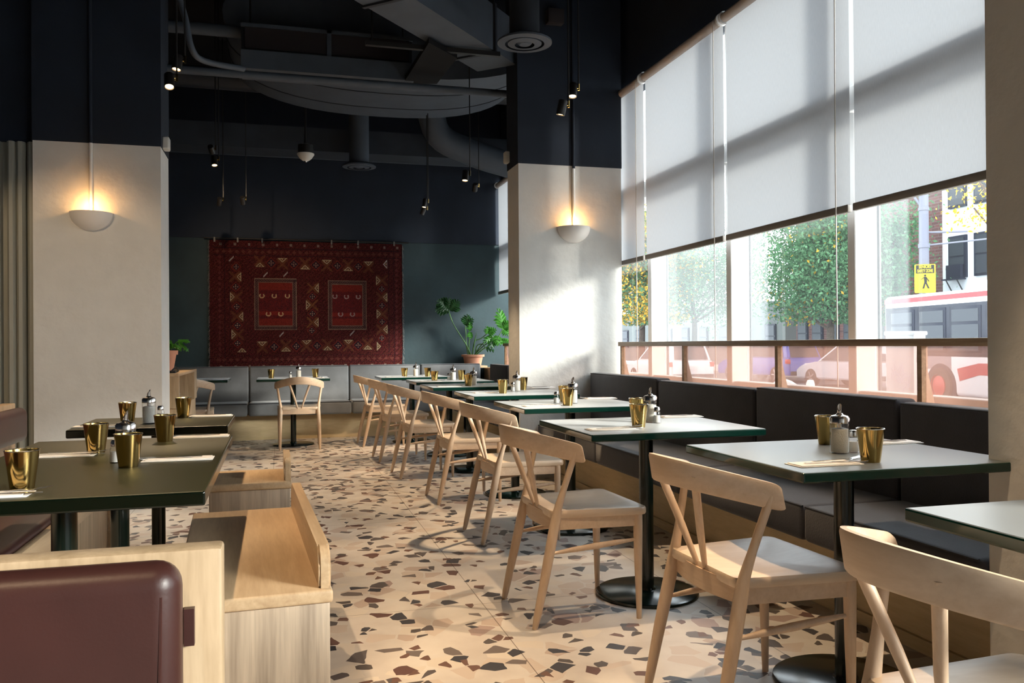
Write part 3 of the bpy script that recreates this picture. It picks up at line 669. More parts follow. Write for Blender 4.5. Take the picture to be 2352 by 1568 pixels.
def setting(x, y_, rz, who, where):
    c_, s_ = math.cos(rz), math.sin(rz)
    naps.put((x, y_, Z), rz, 'white folded napkin, ' + where + who, 'white folded napkins')
    for mk, ox, oy, a, nm, gg in ((forks, .05, .012, .12, 'steel fork', 'steel forks'), (knives, .03, -.014, -.06, 'steel knife', 'steel knives')):
        mk.put((x + c_ * ox - s_ * oy, y_ + s_ * ox + c_ * oy, Z + .006), rz + a, nm + ', ' + where + who, gg)
for k in range(2, 9):
    cx_, cy_ = TL[k]
    if k == 2: A_, B_ = on(1893, 1066), on(2045, 1017)
    elif k == 3: A_, B_ = on(1405, 986), on(1562, 957)
    elif k == 4: A_, B_ = on(1243, 932), on(1378, 915)
    elif k == 5: A_, B_ = on(1120, 902), on(1245, 890)
    else: A_, B_ = (cx_ - .22, cy_ - .2, Z), (cx_ + .24, cy_ + .12, Z)
    setting(A_[0], A_[1], 0, WT[k], 'aisle side of the '); setting(B_[0], B_[1], PI, WT[k], 'bench side of the ')
# booth tables
BL = 'long booth table'; BS = 'small booth table by the cream pillar'
for q, s in (((51, 1124), 'brass tumbler nearest the camera at the near end of the long booth table'), ((221, 1040), 'brass tumbler at the far leather-bench corner of the long booth table'),
             ((295, 1072), 'brass tumbler before the sugar dispenser on the long booth table'), ((379, 1013), 'brass tumbler at the back edge of the long booth table')):
    cups.put(on(*q), 0, s, 'polished brass tumblers')
for q, s in (((293, 973), 'brass tumbler beside the sugar dispenser on the small booth table'), ((421, 958), 'brass tumbler near the cutlery on the small booth table by the pillar')): cups.put(on(*q), 0, s, 'polished brass tumblers')
sugars.put(on(289, 1058), .5, 'sugar dispenser half hidden behind a tumbler on the long booth table', 'glass sugar dispensers')
sugars.put(on(342, 972), .5, 'white-filled sugar dispenser on the small booth table by the cream pillar', 'glass sugar dispensers')
salts.put(on(266, 1062), 0, 'glass salt shaker hidden by a tumbler on the long booth table', 'glass salt shakers')
salts.put(on(369, 965), 0, 'salt shaker behind a tumbler on the small booth table by the cream pillar', 'glass salt shakers')
for q, rz, wh in (((140, 1047), 0, 'leather-bench side of the '), ((410, 1055), PI, 'wooden-bench side of the '), ((-40, 1140), 0, 'cut-off corner of the '), ((462, 1003), PI, 'back corner of the ')):
    x, y_, _ = on(*q); setting(x, y_, rz, BL, wh)
for q, rz, wh in (((225, 980), 0, 'cream-pillar side of the '), ((485, 955.5), PI, 'aisle side of the ')):
    x, y_, _ = on(*q); setting(x, y_, rz, BS, wh)
# back bench table
for dx, s in ((-.235, 'brass tumbler near the cream-pillar end of the table below the rug'), ((.24), 'brass tumbler near the window end of the table below the rug')): cups.put((.13 + dx, 9.66, Z), 0, s, 'polished brass tumblers')
sugars.put((.19, 9.72, Z), 0, 'sugar dispenser on the table in front of the rug', 'glass sugar dispensers'); salts.put((.10, 9.70, Z), 0, 'salt shaker on the table in front of the rug', 'glass salt shakers')
setting(.42, 9.50, PI / 2, 'table in front of the rug', 'window end of the '); setting(-.70, 9.55, 0, 'back table behind the service cabinet', 'aisle side of the ')

# ---------------------------------------------------------------- banquettes
def cushion(name, a, b, mat, parent, bev=.022, pipe=None):
    bm = bmesh.new(); box(bm, a, b, bev, 3); o = finish(name, bm, mat, parent, True)
    return o
t = thing('window_banquette', 'long charcoal banquette with wooden plinth under the street windows', 'banquette', (2.3, 4.3, 0))
def rel(p, c=(2.3, 4.3, 0)): return tuple(u - v for u, v in zip(p, c))
def banq_window(t, c, y0, y1, seams, mat):
    R_ = lambda p: tuple(u - v for u, v in zip(p, c))
    B('plinth', R_((2.19, y0, 0)), R_((2.60, y1, .295)), M['ply'], t); B('toe_strip', R_((2.175, y0, 0)), R_((2.19, y1, .05)), M['ply'], t)
    ys = [y0] + seams + [y1]
    for a, b in zip(ys, ys[1:]):
        s_ = cushion('seat_cushion', R_((2.03, a + .003, .295)), R_((2.52, b - .003, .44)), mat, t)
        T('piping', [R_((2.038, a + .01, .435)), R_((2.038, b - .01, .435))], .005, M['piping'], s_, 6)
        dz = random.choice((0, -.012, 0))
        s_ = cushion('backrest', R_((2.49, a + .004, .42)), R_((2.60, b - .004, .86 + dz)), mat, t)
        T('piping', [R_((2.498, a + .015, .853 + dz)), R_((2.498, b - .015, .853 + dz))], .005, M['piping'], s_, 6)
    B('ledge', R_((2.60, y0, .80)), R_((2.78, y1, .825)), M['oak_flat'], t)
banq_window(t, (2.3, 4.3, 0), 2.075, 6.615, [2.97, 4.07, 5.30], M['charcoal'])
t = thing('window_banquette', 'charcoal banquette past the white pillar toward the plant', 'banquette', (2.3, 8.6, 0))
banq_window(t, (2.3, 8.6, 0), 6.965, 10.11, [8.1, 9.3], M['charcoal'])
t = thing('back_banquette', 'grey upholstered banquette along the back wall under the rug', 'banquette', (.2, 10.5, 0))
c = (.2, 10.5, 0); R_ = lambda p: tuple(u - v for u, v in zip(p, c))
B('plinth', R_((-2.6, 10.30, 0)), R_((2.20, 10.66, .295)), M['ply'], t)
xs = [-2.6, -1.35, -.37, .81, 2.02]
for a, b in zip(xs, xs[1:]):
    s_ = cushion('seat_cushion', R_((a + .003, 10.12, .29)), R_((b - .003, 10.62, .44)), M['grey_velvet'], t, .03)
    T('piping', [R_((a + .01, 10.13, .434)), R_((b - .01, 10.13, .434))], .005, M['piping'], s_, 6)
for a, b in zip([-2.6, -1.35, -.37, .81, 1.70], [-1.35, -.37, .81, 1.70, 2.485]):
    s_ = cushion('backrest', R_((a + .004, 10.55, .42)), R_((b - .004, 10.67, .857)), M['grey_velvet'], t)
    T('piping', [R_((a + .015, 10.557, .850)), R_((b - .015, 10.557, .850))], .005, M['piping'], s_, 6)
B('ledge', R_((-2.6, 10.67, .80)), R_((2.60, 10.89, .825)), M['oak_flat'], t)
# window rail with mesh screens
def rail(y0, y1, posts, label):
    t = thing('screen_rail', label, 'railing', (2.7, y0, .825)); c = (2.7, y0, .825); R_ = lambda p: tuple(u - v for u, v in zip(p, c))
    B('top_rail', R_((2.672, y0, 1.080)), R_((2.735, y1, 1.114)), M['oak_rail'], t, .003)
    for p in posts:
        bm = bmesh.new(); box(bm, R_((2.69, p - .014, .825)), R_((2.722, p + .014, 1.08)))
        prism(bm, [(.022, 0), (.022, .16), (.062, 0)], p - y0 - .01, p - y0 + .01, 'y'); finish('post', bm, M['oak_rail'], t)
    ps = posts + [y1]
    for a, b in zip(ps, ps[1:]):
        B('mesh_screen', R_((2.712, a + .014, .83)), R_((2.714, b - .014, 1.08)), M['mesh'], t)
rail(2.08, 6.43, [2.10, 3.07, 4.17, 5.31, 6.41], 'wooden rail with copper mesh screens behind the near window banquette')
rail(6.98, 10.15, [7.0, 8.1, 9.1, 10.13], 'wooden rail with mesh screens beside the potted philodendron')
q = atx_ = None
tag(B('wall_socket', (2.183, 4.44, .17), (2.19, 4.50, .25), M['plastic'], None, .002), 'white double socket plate on the wooden banquette plinth', 'socket')

# ---------------------------------------------------------------- wooden benches
def wbench(x0, x1, y0, y1, rz, label, seed):
    w_, d_ = x1 - x0, y1 - y0
    t = thing('wooden_bench', label, 'bench', ((x0 + x1) / 2, (y0 + y1) / 2, 0), rz, 'pale wooden benches with a low lip')
    B('base', (-w_ / 2 + .008, -d_ / 2 + .008, 0), (w_ / 2 - .008, d_ / 2 - .008, .425), M['bench_wood'], t, .004)
    B('seat', (-w_ / 2, -d_ / 2, .425), (w_ / 2, d_ / 2, .46), M['oak_flat'], t, .008, 3)
    bm = bmesh.new(); h = .105; r = .05; pl = []
    for cx_, a0 in ((d_ / 2 - .02 - r, 0), (-d_ / 2 + .02 + r, PI / 2)):
        for k in range(7): pl.append((cx_ + r * math.cos(a0 + PI / 2 * k / 6), .46 + h - r + r * math.sin(a0 + PI / 2 * k / 6)))
    pl = [(d_ / 2 - .02, .458)] + pl + [(-d_ / 2 + .02, .458)]
    prism(bm, pl, w_ / 2 - .036, w_ / 2 - .004, 'x')
    bmesh.ops.bevel(bm, geom=[e for e in bm.edges if abs(e.verts[0].co.x - e.verts[1].co.x) < 1e-5], offset=.006, segments=2, affect='EDGES')
    finish('back_lip', bm, M['oak_flat'], t, True)
wbench(-.30, .10, 2.245, 3.455, math.radians(2.8), 'pale wooden bench with low lip beside the long booth table', 1)
wbench(-.335, .045, 4.115, 4.56, math.radians(.5), 'short pale wooden bench beside the small booth table', 2)

# ---------------------------------------------------------------- leather booths
t = thing('booth_partition', 'pale wood booth divider carrying a padded oxblood leather headrest', 'booth divider', (-1.2, 1.15, 0))
B('panel', (-1.6, -.045, 0), (1.128, 0, .85), M['oak'], t, .005)
def pad(name, a, b, r, mat, parent, axis):
    bm = bmesh.new(); box(bm, a, b, r, 6); return finish(name, bm, mat, parent, True)
p_ = pad('leather_pad', (-1.6, -.105, .655), (1.085, -.043, .846), .030, M['leather'], t, 'x')
T('seam', [(1.062, -.104, .69), (1.064, -.102, .81)], .0022, M['leather'], p_, 6)
B('strap_tab', (1.084, -.056, .735), (1.096, -.045, .78), M['leather'], t)
t = thing('leather_booth', 'oxblood leather booth seat with wooden frame behind the long booth table', 'booth', (-1.05, 2.8, 0))
B('base', (.0, -1.55, 0), (.235, 1.69, .40), M['oak'], t); B('frame_rail', (.235, -1.55, .385), (.262, 1.69, .455), M['oak_flat'], t, .003)
B('seat_pad', (-.28, -1.5, .39), (.232, 1.66, .475), M['leather'], t, .025, 4)
bm = bmesh.new()
for yy in (-.9, .75, 1.67): box(bm, (.235, yy - .02, 0), (.257, yy + .02, .39))
finish('post', bm, M['oak_flat'], t)
B('back_panel', (-.33, -1.55, 0), (-.27, 2.05, .815), M['oak'], t, .004)
pad('back_pad', (-.27, -1.5, .625), (-.195, 2.0, .797), .036, M['leather'], t, 'y')

# ---------------------------------------------------------------- service cabinet
t = thing('service_cabinet', 'pale wood service cabinet with open niche behind the cream pillar', 'cabinet', (-1.2, 8.0, 0))
c = (-1.2, 8.0, 0); R_ = lambda p: tuple(u - v for u, v in zip(p, c))
B('top', R_((-1.7, 7.28, .858)), R_((-.80, 8.79, .883)), M['oak_flat'], t, .003)
B('base', R_((-1.7, 7.30, 0)), R_((-.81, 8.77, .60)), M['oak'], t)
B('side_panel', R_((-1.7, 7.28, .60)), R_((-.80, 7.34, .858)), M['oak'], t); B('side_panel', R_((-1.7, 8.55, .60)), R_((-.80, 8.79, .858)), M['oak'], t)
B('back_panel', R_((-1.7, 7.34, .60)), R_((-1.45, 8.55, .858)), M['flute'], t)
for k in range(9):
    o = L('plate', [(0, 0), (.05, 0), (.075, .008), (.072, .010), (.05, .004), (0, .004)], M['plate'], None, 24)
    o.location = (-.90, 7.62, .60 + .012 * k); o['label'] = 'white plate in the stack inside the service cabinet niche, ' + ['lowest', 'second from the bottom', 'third from the bottom', 'fourth from the bottom', 'middle', 'fourth from the top', 'third from the top', 'second from the top', 'topmost'][k]
    o['category'] = 'plate'; o['group'] = 'stacked plates in the cabinet niche'

# ---------------------------------------------------------------- plants
def leaf_mesh(bm, tip, base, width, lobes, nrm):
    base, tip = Vector(base), Vector(tip); ax = tip - base; Ln = ax.length; ax.normalize(); sd = ax.cross(Vector(nrm)).normalized(); up = sd.cross(ax)
    m0 = bm.verts.new(base); prev = m0; rng = random
    mid = [bm.verts.new(base + ax * (Ln * k / lobes) + up * (.04 * Ln * math.sin(PI * k / lobes))) for k in range(1, lobes + 1)]
    mid = [m0] + mid
    for s in (-1, 1):
        for k in range(lobes):
            f = (k + .5) / lobes; wl = width * (math.sin(PI * (f * .8 + .18))) * rng.uniform(.8, 1.15)
            tipp = base + ax * (Ln * (f + .16)) + sd * s * wl + up * (-.10 * wl - rng.uniform(0, .02))
            q = bm.verts.new(tipp); q2 = bm.verts.new(base + ax * (Ln * (f + .02)) + sd * s * wl * .72 + up * (.02)); q3 = bm.verts.new(base + ax * (Ln * (f + .21)) + sd * s * wl * .6)
            bm.faces.new((mid[k], q2, q)); bm.faces.new((mid[k], q, q3)); bm.faces.new((mid[k], q3, mid[k + 1]))
PY = 10.73
t = thing('potted_philodendron', 'split-leaf philodendron in a terracotta pot on the corner ledge', 'potted plant', (2.42, PY, .825))
L('pot', [(0, 0), (.105, 0), (.128, .115), (.128, .118), (.150, .118), (.152, .145), (.138, .147), (.134, .12), (0, .12)], M['terracotta'], t, 32)
L('soil', [(0, .128), (.134, .126)], M['soil'], t, 24)
def W_(px, py, Y): q = aty(px, py, Y); return Vector((q[0] - 2.42, q[1] - PY, q[2] - .825))
stems = [((1083, 812), (1070, 790), (1042, 745), (1030, 712), PY - .15), ((1076, 812), (1071, 790), (1070, 765), (1069, 747), PY), ((1078, 812), (1077, 792), (1079, 770), (1079, 760), PY - .05),
         ((1085, 808), (1090, 785), (1105, 777), (1120, 765), PY - .12), ((1088, 812), (1105, 793), (1120, 780), (1132, 773), PY - .2), ((1090, 810), (1112, 800), (1135, 788), (1155, 755), PY - .25),
         ((1087, 812), (1110, 795), (1135, 780), (1150, 783), PY - .3), ((1092, 812), (1095, 795), (1108, 790), (1116, 800), PY - .2)]
bm = bmesh.new()
for a, b, c_, d_, Y in stems:
    pts = [W_(*a, PY), W_(*b, (PY * 2 + Y) / 3), W_(*c_, (PY + Y) / 2), W_(*d_, Y)]; pts[0].z = .125; tube(bm, smoothpath(pts, 5), [.009 - .0035 * i / 15 for i in range(16)], 8)
tube(bm, [W_(1086, 808, PY), W_(1090, 785, PY - .05), W_(1095, 762, PY - .06)], [.008, .01, .001], 8)
finish('stem', bm, M['stem'], t, True)
leaves = [((1030, 712), (1008, 690), .13, 7, 1), ((1032, 712), (1052, 692), .10, 7, 1), ((1030, 710), (1002, 712), .09, 6, 1), ((1030, 709), (1033, 686), .07, 6, 1), ((1069, 747), (1075, 724), .08, 6, 1), ((1069, 747), (1086, 733), .06, 5, 1), ((1079, 760), (1078, 742), .045, 4, 0), ((1079, 762), (1080, 777), .05, 4, 0),
          ((1120, 765), (1138, 756), .07, 5, 0), ((1120, 766), (1118, 750), .05, 4, 0), ((1132, 773), (1112, 785), .06, 4, 0), ((1132, 773), (1150, 790), .09, 6, 0), ((1132, 773), (1128, 800), .07, 5, 1), ((1155, 755), (1146, 712), .09, 6, 0), ((1155, 755), (1172, 740), .09, 6, 0),
          ((1155, 755), (1168, 768), .08, 5, 0), ((1150, 783), (1170, 787), .07, 5, 0), ((1116, 800), (1134, 806), .04, 3, 1)]
for nm, sel, mt in (('leaves', 0, M['leaf']), ('dark_leaves', 1, M['leaf_dark'])):
    bm = bmesh.new()
    for a, b, w_, lb, kd in leaves:
        if kd == sel:
            Y = PY - .15; leaf_mesh(bm, W_(*b, Y - .05), W_(*a, Y), w_, lb, (.15, -1, .25))
    o = finish(nm, bm, mt, t)
t = thing('potted_fern', 'small fern in a terracotta pot on the service cabinet', 'potted plant', (-.93, 7.62, .883))
L('pot', [(0, 0), (.05, 0), (.075, .15), (.088, .15), (.09, .185), (.08, .186), (.07, .16), (0, .16)], M['terracotta'], t, 24)
L('soil', [(0, .165), (.075, .163)], M['soil'], t, 16)
bm = bmesh.new()
for k in range(26):
    a = random.uniform(0, 2 * PI); l_ = random.uniform(.10, .20); p0 = Vector((0, 0, .165)); p1 = p0 + Vector((math.cos(a) * l_ * .5, math.sin(a) * l_ * .5, l_ * .55)); p2 = p0 + Vector((math.cos(a) * l_, math.sin(a) * l_, l_ * random.uniform(.1, .6)))
    leaf_mesh(bm, p2, p1, .022, 8, (0, 0, 1)); tube(bm, [p0, p1], .002, 4)
finish('fronds', bm, M['leaf'], t)
bm = bmesh.new(); tube(bm, smoothpath([(-.86, 7.33, .90), (-.83, 7.36, .93), (-.82, 7.45, .90), (-.86, 7.52, .893)], 5), .007, 8); box(bm, (-.90, 7.33, .884), (-.83, 7.44, .905), .005)
tag(finish('card_terminal', bm, M['black_metal'], None, True), 'small black device with a cable on the service cabinet', 'device')
# ---------------------------------------------------------------- rug
M['pole_dark'] = plain('dull_clip_steel', (.16, .15, .14), .5)
def rug():
    W, H = 460, 300                      # knots across and down
    x0, x1, z0, z1 = -.835, 1.520, .79, 2.405
    rs = np.random.RandomState(3)
    img = np.zeros((H, W, 3)); yy, xx = np.mgrid[0:H, 0:W]
    X = 90 + (xx + .5) / W * 2050; Y = 125 + (yy + .5) / H * 1400      # motif layout units
    base = np.array([.088, .011, .010]); img[:] = base
    img *= (.5 + 1.2 * rs.rand(H, W, 1)); sp = rs.rand(H, W) < .13; img[sp] = np.array([.17, .045, .022])
    dk = rs.rand(H, W) < .22; img[dk] *= .35
    st = ((xx // 2 + yy // 2) % 5 == 0) & (rs.rand(H, W) < .7); img[st] *= .45
    def rect(a, b, c, d): return (X >= a) & (X < c) & (Y >= b) & (Y < d)
    def paint(m, col, mixv=1.0, noise=.25):
        c = np.array(col) * (1 - noise + 2 * noise * rs.rand(m.sum(), 1)); img[m] = img[m] * (1 - mixv) + c * mixv
    for a, b, c, d, col in [(130, 200, 2110, 212, (.03, .008, .01)), (130, 280, 2110, 290, (.03, .008, .01)), (130, 1355, 2110, 1363, (.03, .008, .01)), (130, 1430, 2110, 1438, (.03, .008, .01)), (235, 160, 245, 1500, (.03, .008, .01)), (2040, 160, 2050, 1500, (.03, .008, .01)), (285, 290, 292, 1340, (.03, .01, .01)), (1985, 290, 1992, 1340, (.03, .01, .01))]: paint(rect(a, b, c, d), col, .8)
    for k in range(14):                 # little border squares
        for yb in (155, 1460): paint(rect(190 + k * 145, yb, 215 + k * 145, yb + 26), (.30, .20, .14), .7)
    for k in range(30):
        for yb in (235, 1390): m = (abs(X - (170 + k * 66)) + abs(Y - yb - 10) * 1.2 < 24); paint(m, (.16, .04, .025), .8)
    for k in range(20):
        for xb in (190, 2075): m = (abs(X - xb) * 1.2 + abs(Y - (300 + k * 58)) < 22); paint(m, (.15, .03, .025), .8)
    for (a, b, c, d) in ((545, 528, 985, 1083), (1320, 540, 1740, 1080)):
        paint(rect(a, b, c, d), (.17, .075, .05), .9); lw = 6
        for q in ((a, b, c, b + lw), (a, d - lw, c, d), (a, b, a + lw, d), (c - lw, b, c, d)): paint(rect(*q), (.28, .17, .10))
        k = 46
        for q in ((a + k, b + k - 6, c - k, b + k), (a + k, d - k, c - k, d - k + 6), (a + k - 6, b + k, a + k, d - k), (c - k, b + k, c - k + 6, d - k)): paint(rect(*q), (.22, .13, .08))
        n = 0
        for u in np.arange(a + 22, c - 10, 27):
            for v in (b + 22, d - 22): m = abs(np.hypot(X - u, Y - v) - 10) < 4; paint(m, (.04, .015, .015), .8); n += 1
        for v in np.arange(b + 22, d - 10, 27):
            for u in (a + 22, c - 22): m = abs(np.hypot(X - u, Y - v) - 10) < 4; paint(m, (.04, .015, .015), .8)
        i0, i1, j0, j1 = a + k, c - k, b + k, d - k
        paint(rect(i0, j0, i1, j1), (.21, .018, .010), .95, .35)
        m = rect(i0, j0 + 78, i1, j1 - 75); paint(m, (.15, .014, .012), .85); m &= rs.rand(H, W) < .35; paint(m, (.04, .01, .012), .8)
        paint(rect(i0, j0 + 308, i1, j0 + 350), (.26, .022, .012), .7)
    def tri(cx, cy, ang, s=52, col=(.50, .33, .17)):
        c_, s_ = math.cos(ang), math.sin(ang); u = (X - cx) * c_ + (Y - cy) * s_; v = -(X - cx) * s_ + (Y - cy) * c_
        e = abs(u) * .85 + (v + 12) * 1.0; m = ((e > 8) & (e < 24) & (v > -24) & (v < 24) & (abs(u) < s) & (abs(u) > 0)) & (v < 22)
        outer = (abs(u) < (v + 26) * 1.08) & (v > -26) & (v < 22); inner = (abs(u) < (v + 13) * 1.04) & (v < 14)
        m = outer & ~inner; paint(m, col, .95); d_ = np.hypot(u, v - 6) < 8; paint(d_ & inner, (.55, .33, .14), .8)
    def xmot(cx, cy, vert, col=(.17, .055, .02)):
        u, v = X - cx, Y - cy
        m = (abs(abs(u) - abs(v) * (1.0 if not vert else 1.0)) < 6) & (abs(u) < 60) & (abs(v) < 60); paint(m, col, .7)
        m = (abs(abs(u) - abs(v)) < 22) & (abs(u) < 58) & (abs(v) < 58) & ((xx + yy) % 2 == 0); paint(m, (.22, .07, .025), .6)
    def dia(cx, cy, s=48):
        m = abs(X - cx) + abs(Y - cy) < s; paint(m, (.022, .012, .018), .85); m = abs(abs(X - cx) + abs(Y - cy) - s - 8) < 6; paint(m, (.24, .03, .015), .7)
        for u, v in ((0, 0), (20, 0), (-20, 0), (0, 20), (0, -20)): paint(np.hypot(X - cx - u, Y - cy - v) < 6.5, (.42, .22, .13), .9)
    top = [(603, 385, 0), (838, 328, 1), (1078, 400, 0), (1308, 340, 1), (1540, 410, 0), (1763, 348, 1)]
    bot = [(623, 1230, 1), (870, 1292, 0), (1088, 1218, 1), (1313, 1286, 0), (1540, 1215, 1), (1750, 1280, 0)]
    for L_ in (top, bot):
        for cx, cy, f in L_:
            xmot(cx, cy + (45 if f else -45), 0); 
        for a, b in zip(L_, L_[1:]): dia((a[0] + b[0]) / 2, (a[1] + b[1]) / 2 + 5)
        for cx, cy, f in L_: tri(cx, cy, PI if f else 0)
    lf = [(390, 515, -1), (318, 730, 1), (408, 938, -1), (332, 1130, 1)]; rt = [(1870, 535, 1), (1948, 722, -1), (1873, 908, 1), (1948, 1080, -1)]; md = [(1198, 626, -1), (1108, 812, 1), (1195, 1000, -1)]
    for L_ in (lf, rt, md):
        for cx, cy, f in L_: xmot(cx - f * -45, cy, 1, (.26, .10, .02) if L_ is md else (.17, .055, .02))
        for a, b in zip(L_, L_[1:]): dia((a[0] + b[0]) / 2, (a[1] + b[1]) / 2, 42)
        for cx, cy, f in L_: tri(cx, cy, PI / 2 if f > 0 else -PI / 2)
    dia(370, 1225, 40); dia(360, 410, 40); dia(1905, 1175, 36); dia(1145, 1090, 40)
    tri(1950, 352, -PI / 2, col=(.6, .45, .35)); tri(1872, 1268, PI / 2); tri(415, 1300, 0)
    for cx, cy in ((622, 715), (750, 715), (888, 715), (690, 910), (818, 910), (1395, 715), (1520, 717), (1650, 717), (1455, 912), (1585, 912)):
        r = np.hypot((X - cx) * .95, Y - cy); a = np.arctan2(Y - cy, X - cx); m = (r > 15) & (r < 27) & (abs(a + PI / 2) > .7); paint(m, (.62, .36, .16) if cx < 1000 else (.42, .26, .2), .9)
    for cx, cy in ((310, 325), (870, 482), (660, 487), (1580, 1120), (825, 1130)): paint((abs((X - cx) + (Y - cy)) < 9) & (abs(X - cx) < 24), (.5, .38, .3), .8)
    nz_ = rs.rand(H, W, 1); img[:] = img * (.52 + .38 * nz_) * np.array([.90, 1.0, 1.2])
    t = thing('hanging_rug', 'dark red patterned rug hung on the teal wall above the bench', 'rug', (x0, YB - .035, z1))
    me = bpy.data.meshes.new('pile')
    gx, gz = np.meshgrid(np.linspace(0, x1 - x0, W + 1), np.linspace(0, z0 - z1, H + 1))
    gy = .012 * np.sin(gx * 5.2) * (-gz) * .4 + .006 * np.sin(gx * 11 + 1) ; gx = gx + .006 * np.sin(gz * 9) * np.where(gx < .01, 1, np.where(gx > x1 - x0 - .01, 1, 0))
    V_ = np.stack([gx, gy, gz], -1).reshape(-1, 3); nV = len(V_)
    V2 = V_ + np.array([0, .008, 0])
    i = np.arange(H)[:, None] * (W + 1) + np.arange(W)[None]; f1 = np.stack([i, i + W + 1, i + W + 2, i + 1], -1).reshape(-1, 4)
    bd = [(0, W), (W, nV - 1), (nV - 1, nV - 1 - W), (nV - 1 - W, 0)]
    f2 = np.array([[a, b, b + nV, a + nV] for a, b in bd]); f3 = np.array([[nV, nV + W, nV * 2 - 1, nV * 2 - 1 - W]])
    me.from_pydata(np.vstack([V_, V2[[0]], ]).tolist() if False else np.vstack([V_, V2]).tolist(), [], f1.tolist() + f2.tolist() + f3.tolist())
    ca = me.color_attributes.new('pattern', 'FLOAT_COLOR', 'CORNER')
    col = np.ones((len(me.loops), 4)); col[:, :3] = base
    col[:H * W * 4, :3] = np.repeat(img.reshape(-1, 3), 4, axis=0); ca.data.foreach_set('color', col.ravel())
    m, n, b = newmat('rug_wool'); at_ = nd(n, 'ShaderNodeAttribute'); at_.attribute_name = 'pattern'
    n.links.new(at_.outputs['Color'], b.inputs['Base Color']); b.inputs['Roughness'].default_value = 1; b.inputs['Specular IOR Level'].default_value = .1; b.inputs['Sheen Weight'].default_value = .15
    me.materials.append(m); o = bpy.data.objects.new('pile', me); C.objects.link(o); o.parent = t
    bm = bmesh.new(); fr = random.Random(5)
    for xs_, sg in ((0, -1), (x1 - x0, 1)):
        for k in range(150):
            z = -fr.uniform(.0, z1 - z0); l_ = fr.uniform(.006, .024)
            tube(bm, [(xs_, .0, z), (xs_ + sg * l_ * .6, -.004, z - .01), (xs_ + sg * l_, -.002, z - fr.uniform(.01, .05))], .0016, 4)
    finish('fringe', bm, M['pole_dark'], t)
    r = thing('rug_rod', 'black rod with small clips holding up the red rug', 'rod', (x0, YB - .05, z1 + .02))
    T('bar', [(-.06, 0, 0), (x1 - x0 + .08, 0, .0)], .009, M['black_metal'], r)
    for k in (.06, .33, .62, 1.46, 1.79, 2.25): B('clip', (k - .009, -.013, -.045), (k + .009, .004, .010), M['pole_dark'], r)
rug()

# ---------------------------------------------------------------- street
SZ = -.6
M['asphalt'] = plain('asphalt', (.16, .16, .17), .9, var=.15, scale=2); M['sidewalk'] = plain('sidewalk_concrete', (.50, .48, .45), .9, var=.1, scale=1)
M['red_paint'] = plain('red_paint', (.45, .015, .02), .35); M['bus_white'] = plain('bus_white', (.82, .82, .84), .3)
M['bus_dark'] = plain('bus_dark_blue_grey', (.010, .012, .026), .35, spec=.2); M['rubber'] = plain('rubber', (.02, .02, .02), .8)
M['car_glass'] = plain('car_glass', (.03, .035, .045), .25, spec=.3); M['blue_paint'] = plain('blue_car_paint', (.03, .10, .50), .2, coat=1); M['white_car'] = plain('white_car_paint', (.82, .82, .84), .2, coat=1)
M['silver'] = plain('silver_car_paint', (.55, .56, .60), .25, coat=1); M['maroon'] = plain('dark_red_car_paint', (.20, .04, .03), .25, coat=1)
M['pole'] = plain('pale_steel_pole', (.17, .17, .21), .5); M['yellow'] = plain('sign_yellow', (.92, .62, .01), .5); M['black'] = plain('sign_black', (.01, .01, .01), .6)
M['bark'] = plain('bark', (.10, .07, .05), .9, var=.3, scale=15); M['white_wall'] = plain('white_render', (.72, .74, .78), .8)
M['tail'] = plain('tail_light_red', (.6, .03, .02), .2)
M['leafA'] = plain('tree_leaf_green', (.08, .20, .08), .6, var=.35, scale=3); M['leafY'] = plain('tree_leaf_yellow', (.62, .36, .02), .6, var=.25, scale=4); M['leafD'] = plain('tree_leaf_deep', (.03, .09, .035), .6, var=.35, scale=3)
for k in ('leafA', 'leafY', 'leafD'): leafmat(M[k])
def brickmat():
    m, n, b = newmat('red_brick'); t = nd(n, 'ShaderNodeTexCoord'); mp = nd(n, 'ShaderNodeMapping'); mp.inputs['Rotation'].default_value = (PI / 2, 0, PI / 2)
    sp = nd(n, 'ShaderNodeSeparateXYZ'); cb = nd(n, 'ShaderNodeCombineXYZ'); n.links.new(t.outputs['Object'], sp.inputs[0])
    ad = nd(n, 'ShaderNodeMath', operation='ADD'); n.links.new(sp.outputs[0], ad.inputs[0]); n.links.new(sp.outputs[1], ad.inputs[1]); n.links.new(ad.outputs[0], cb.inputs[0]); n.links.new(sp.outputs[2], cb.inputs[1])
    br = nd(n, 'ShaderNodeTexBrick', Scale=1.0); n.links.new(cb.outputs[0], br.inputs['Vector'])
    br.inputs['Brick Width'].default_value = .42; br.inputs['Row Height'].default_value = .14; br.inputs['Mortar Size'].default_value = .014
    br.inputs['Color1'].default_value = (.15, .055, .045, 1); br.inputs['Color2'].default_value = (.09, .035, .032, 1); br.inputs['Mortar'].default_value = (.15, .10, .09, 1)
    n.links.new(br.outputs['Color'], b.inputs['Base Color']); b.inputs['Roughness'].default_value = .9; return m
M['brick'] = brickmat()
struct(B('sidewalk', (3.05, -25, -.75), (11.0, 60, -.45), M['sidewalk']))
struct(B('road', (11.0, -25, -.8), (24, 60, SZ), M['asphalt']))
struct(B('sidewalk', (24, -25, -.75), (60, 60, SZ + .12), M['sidewalk']))
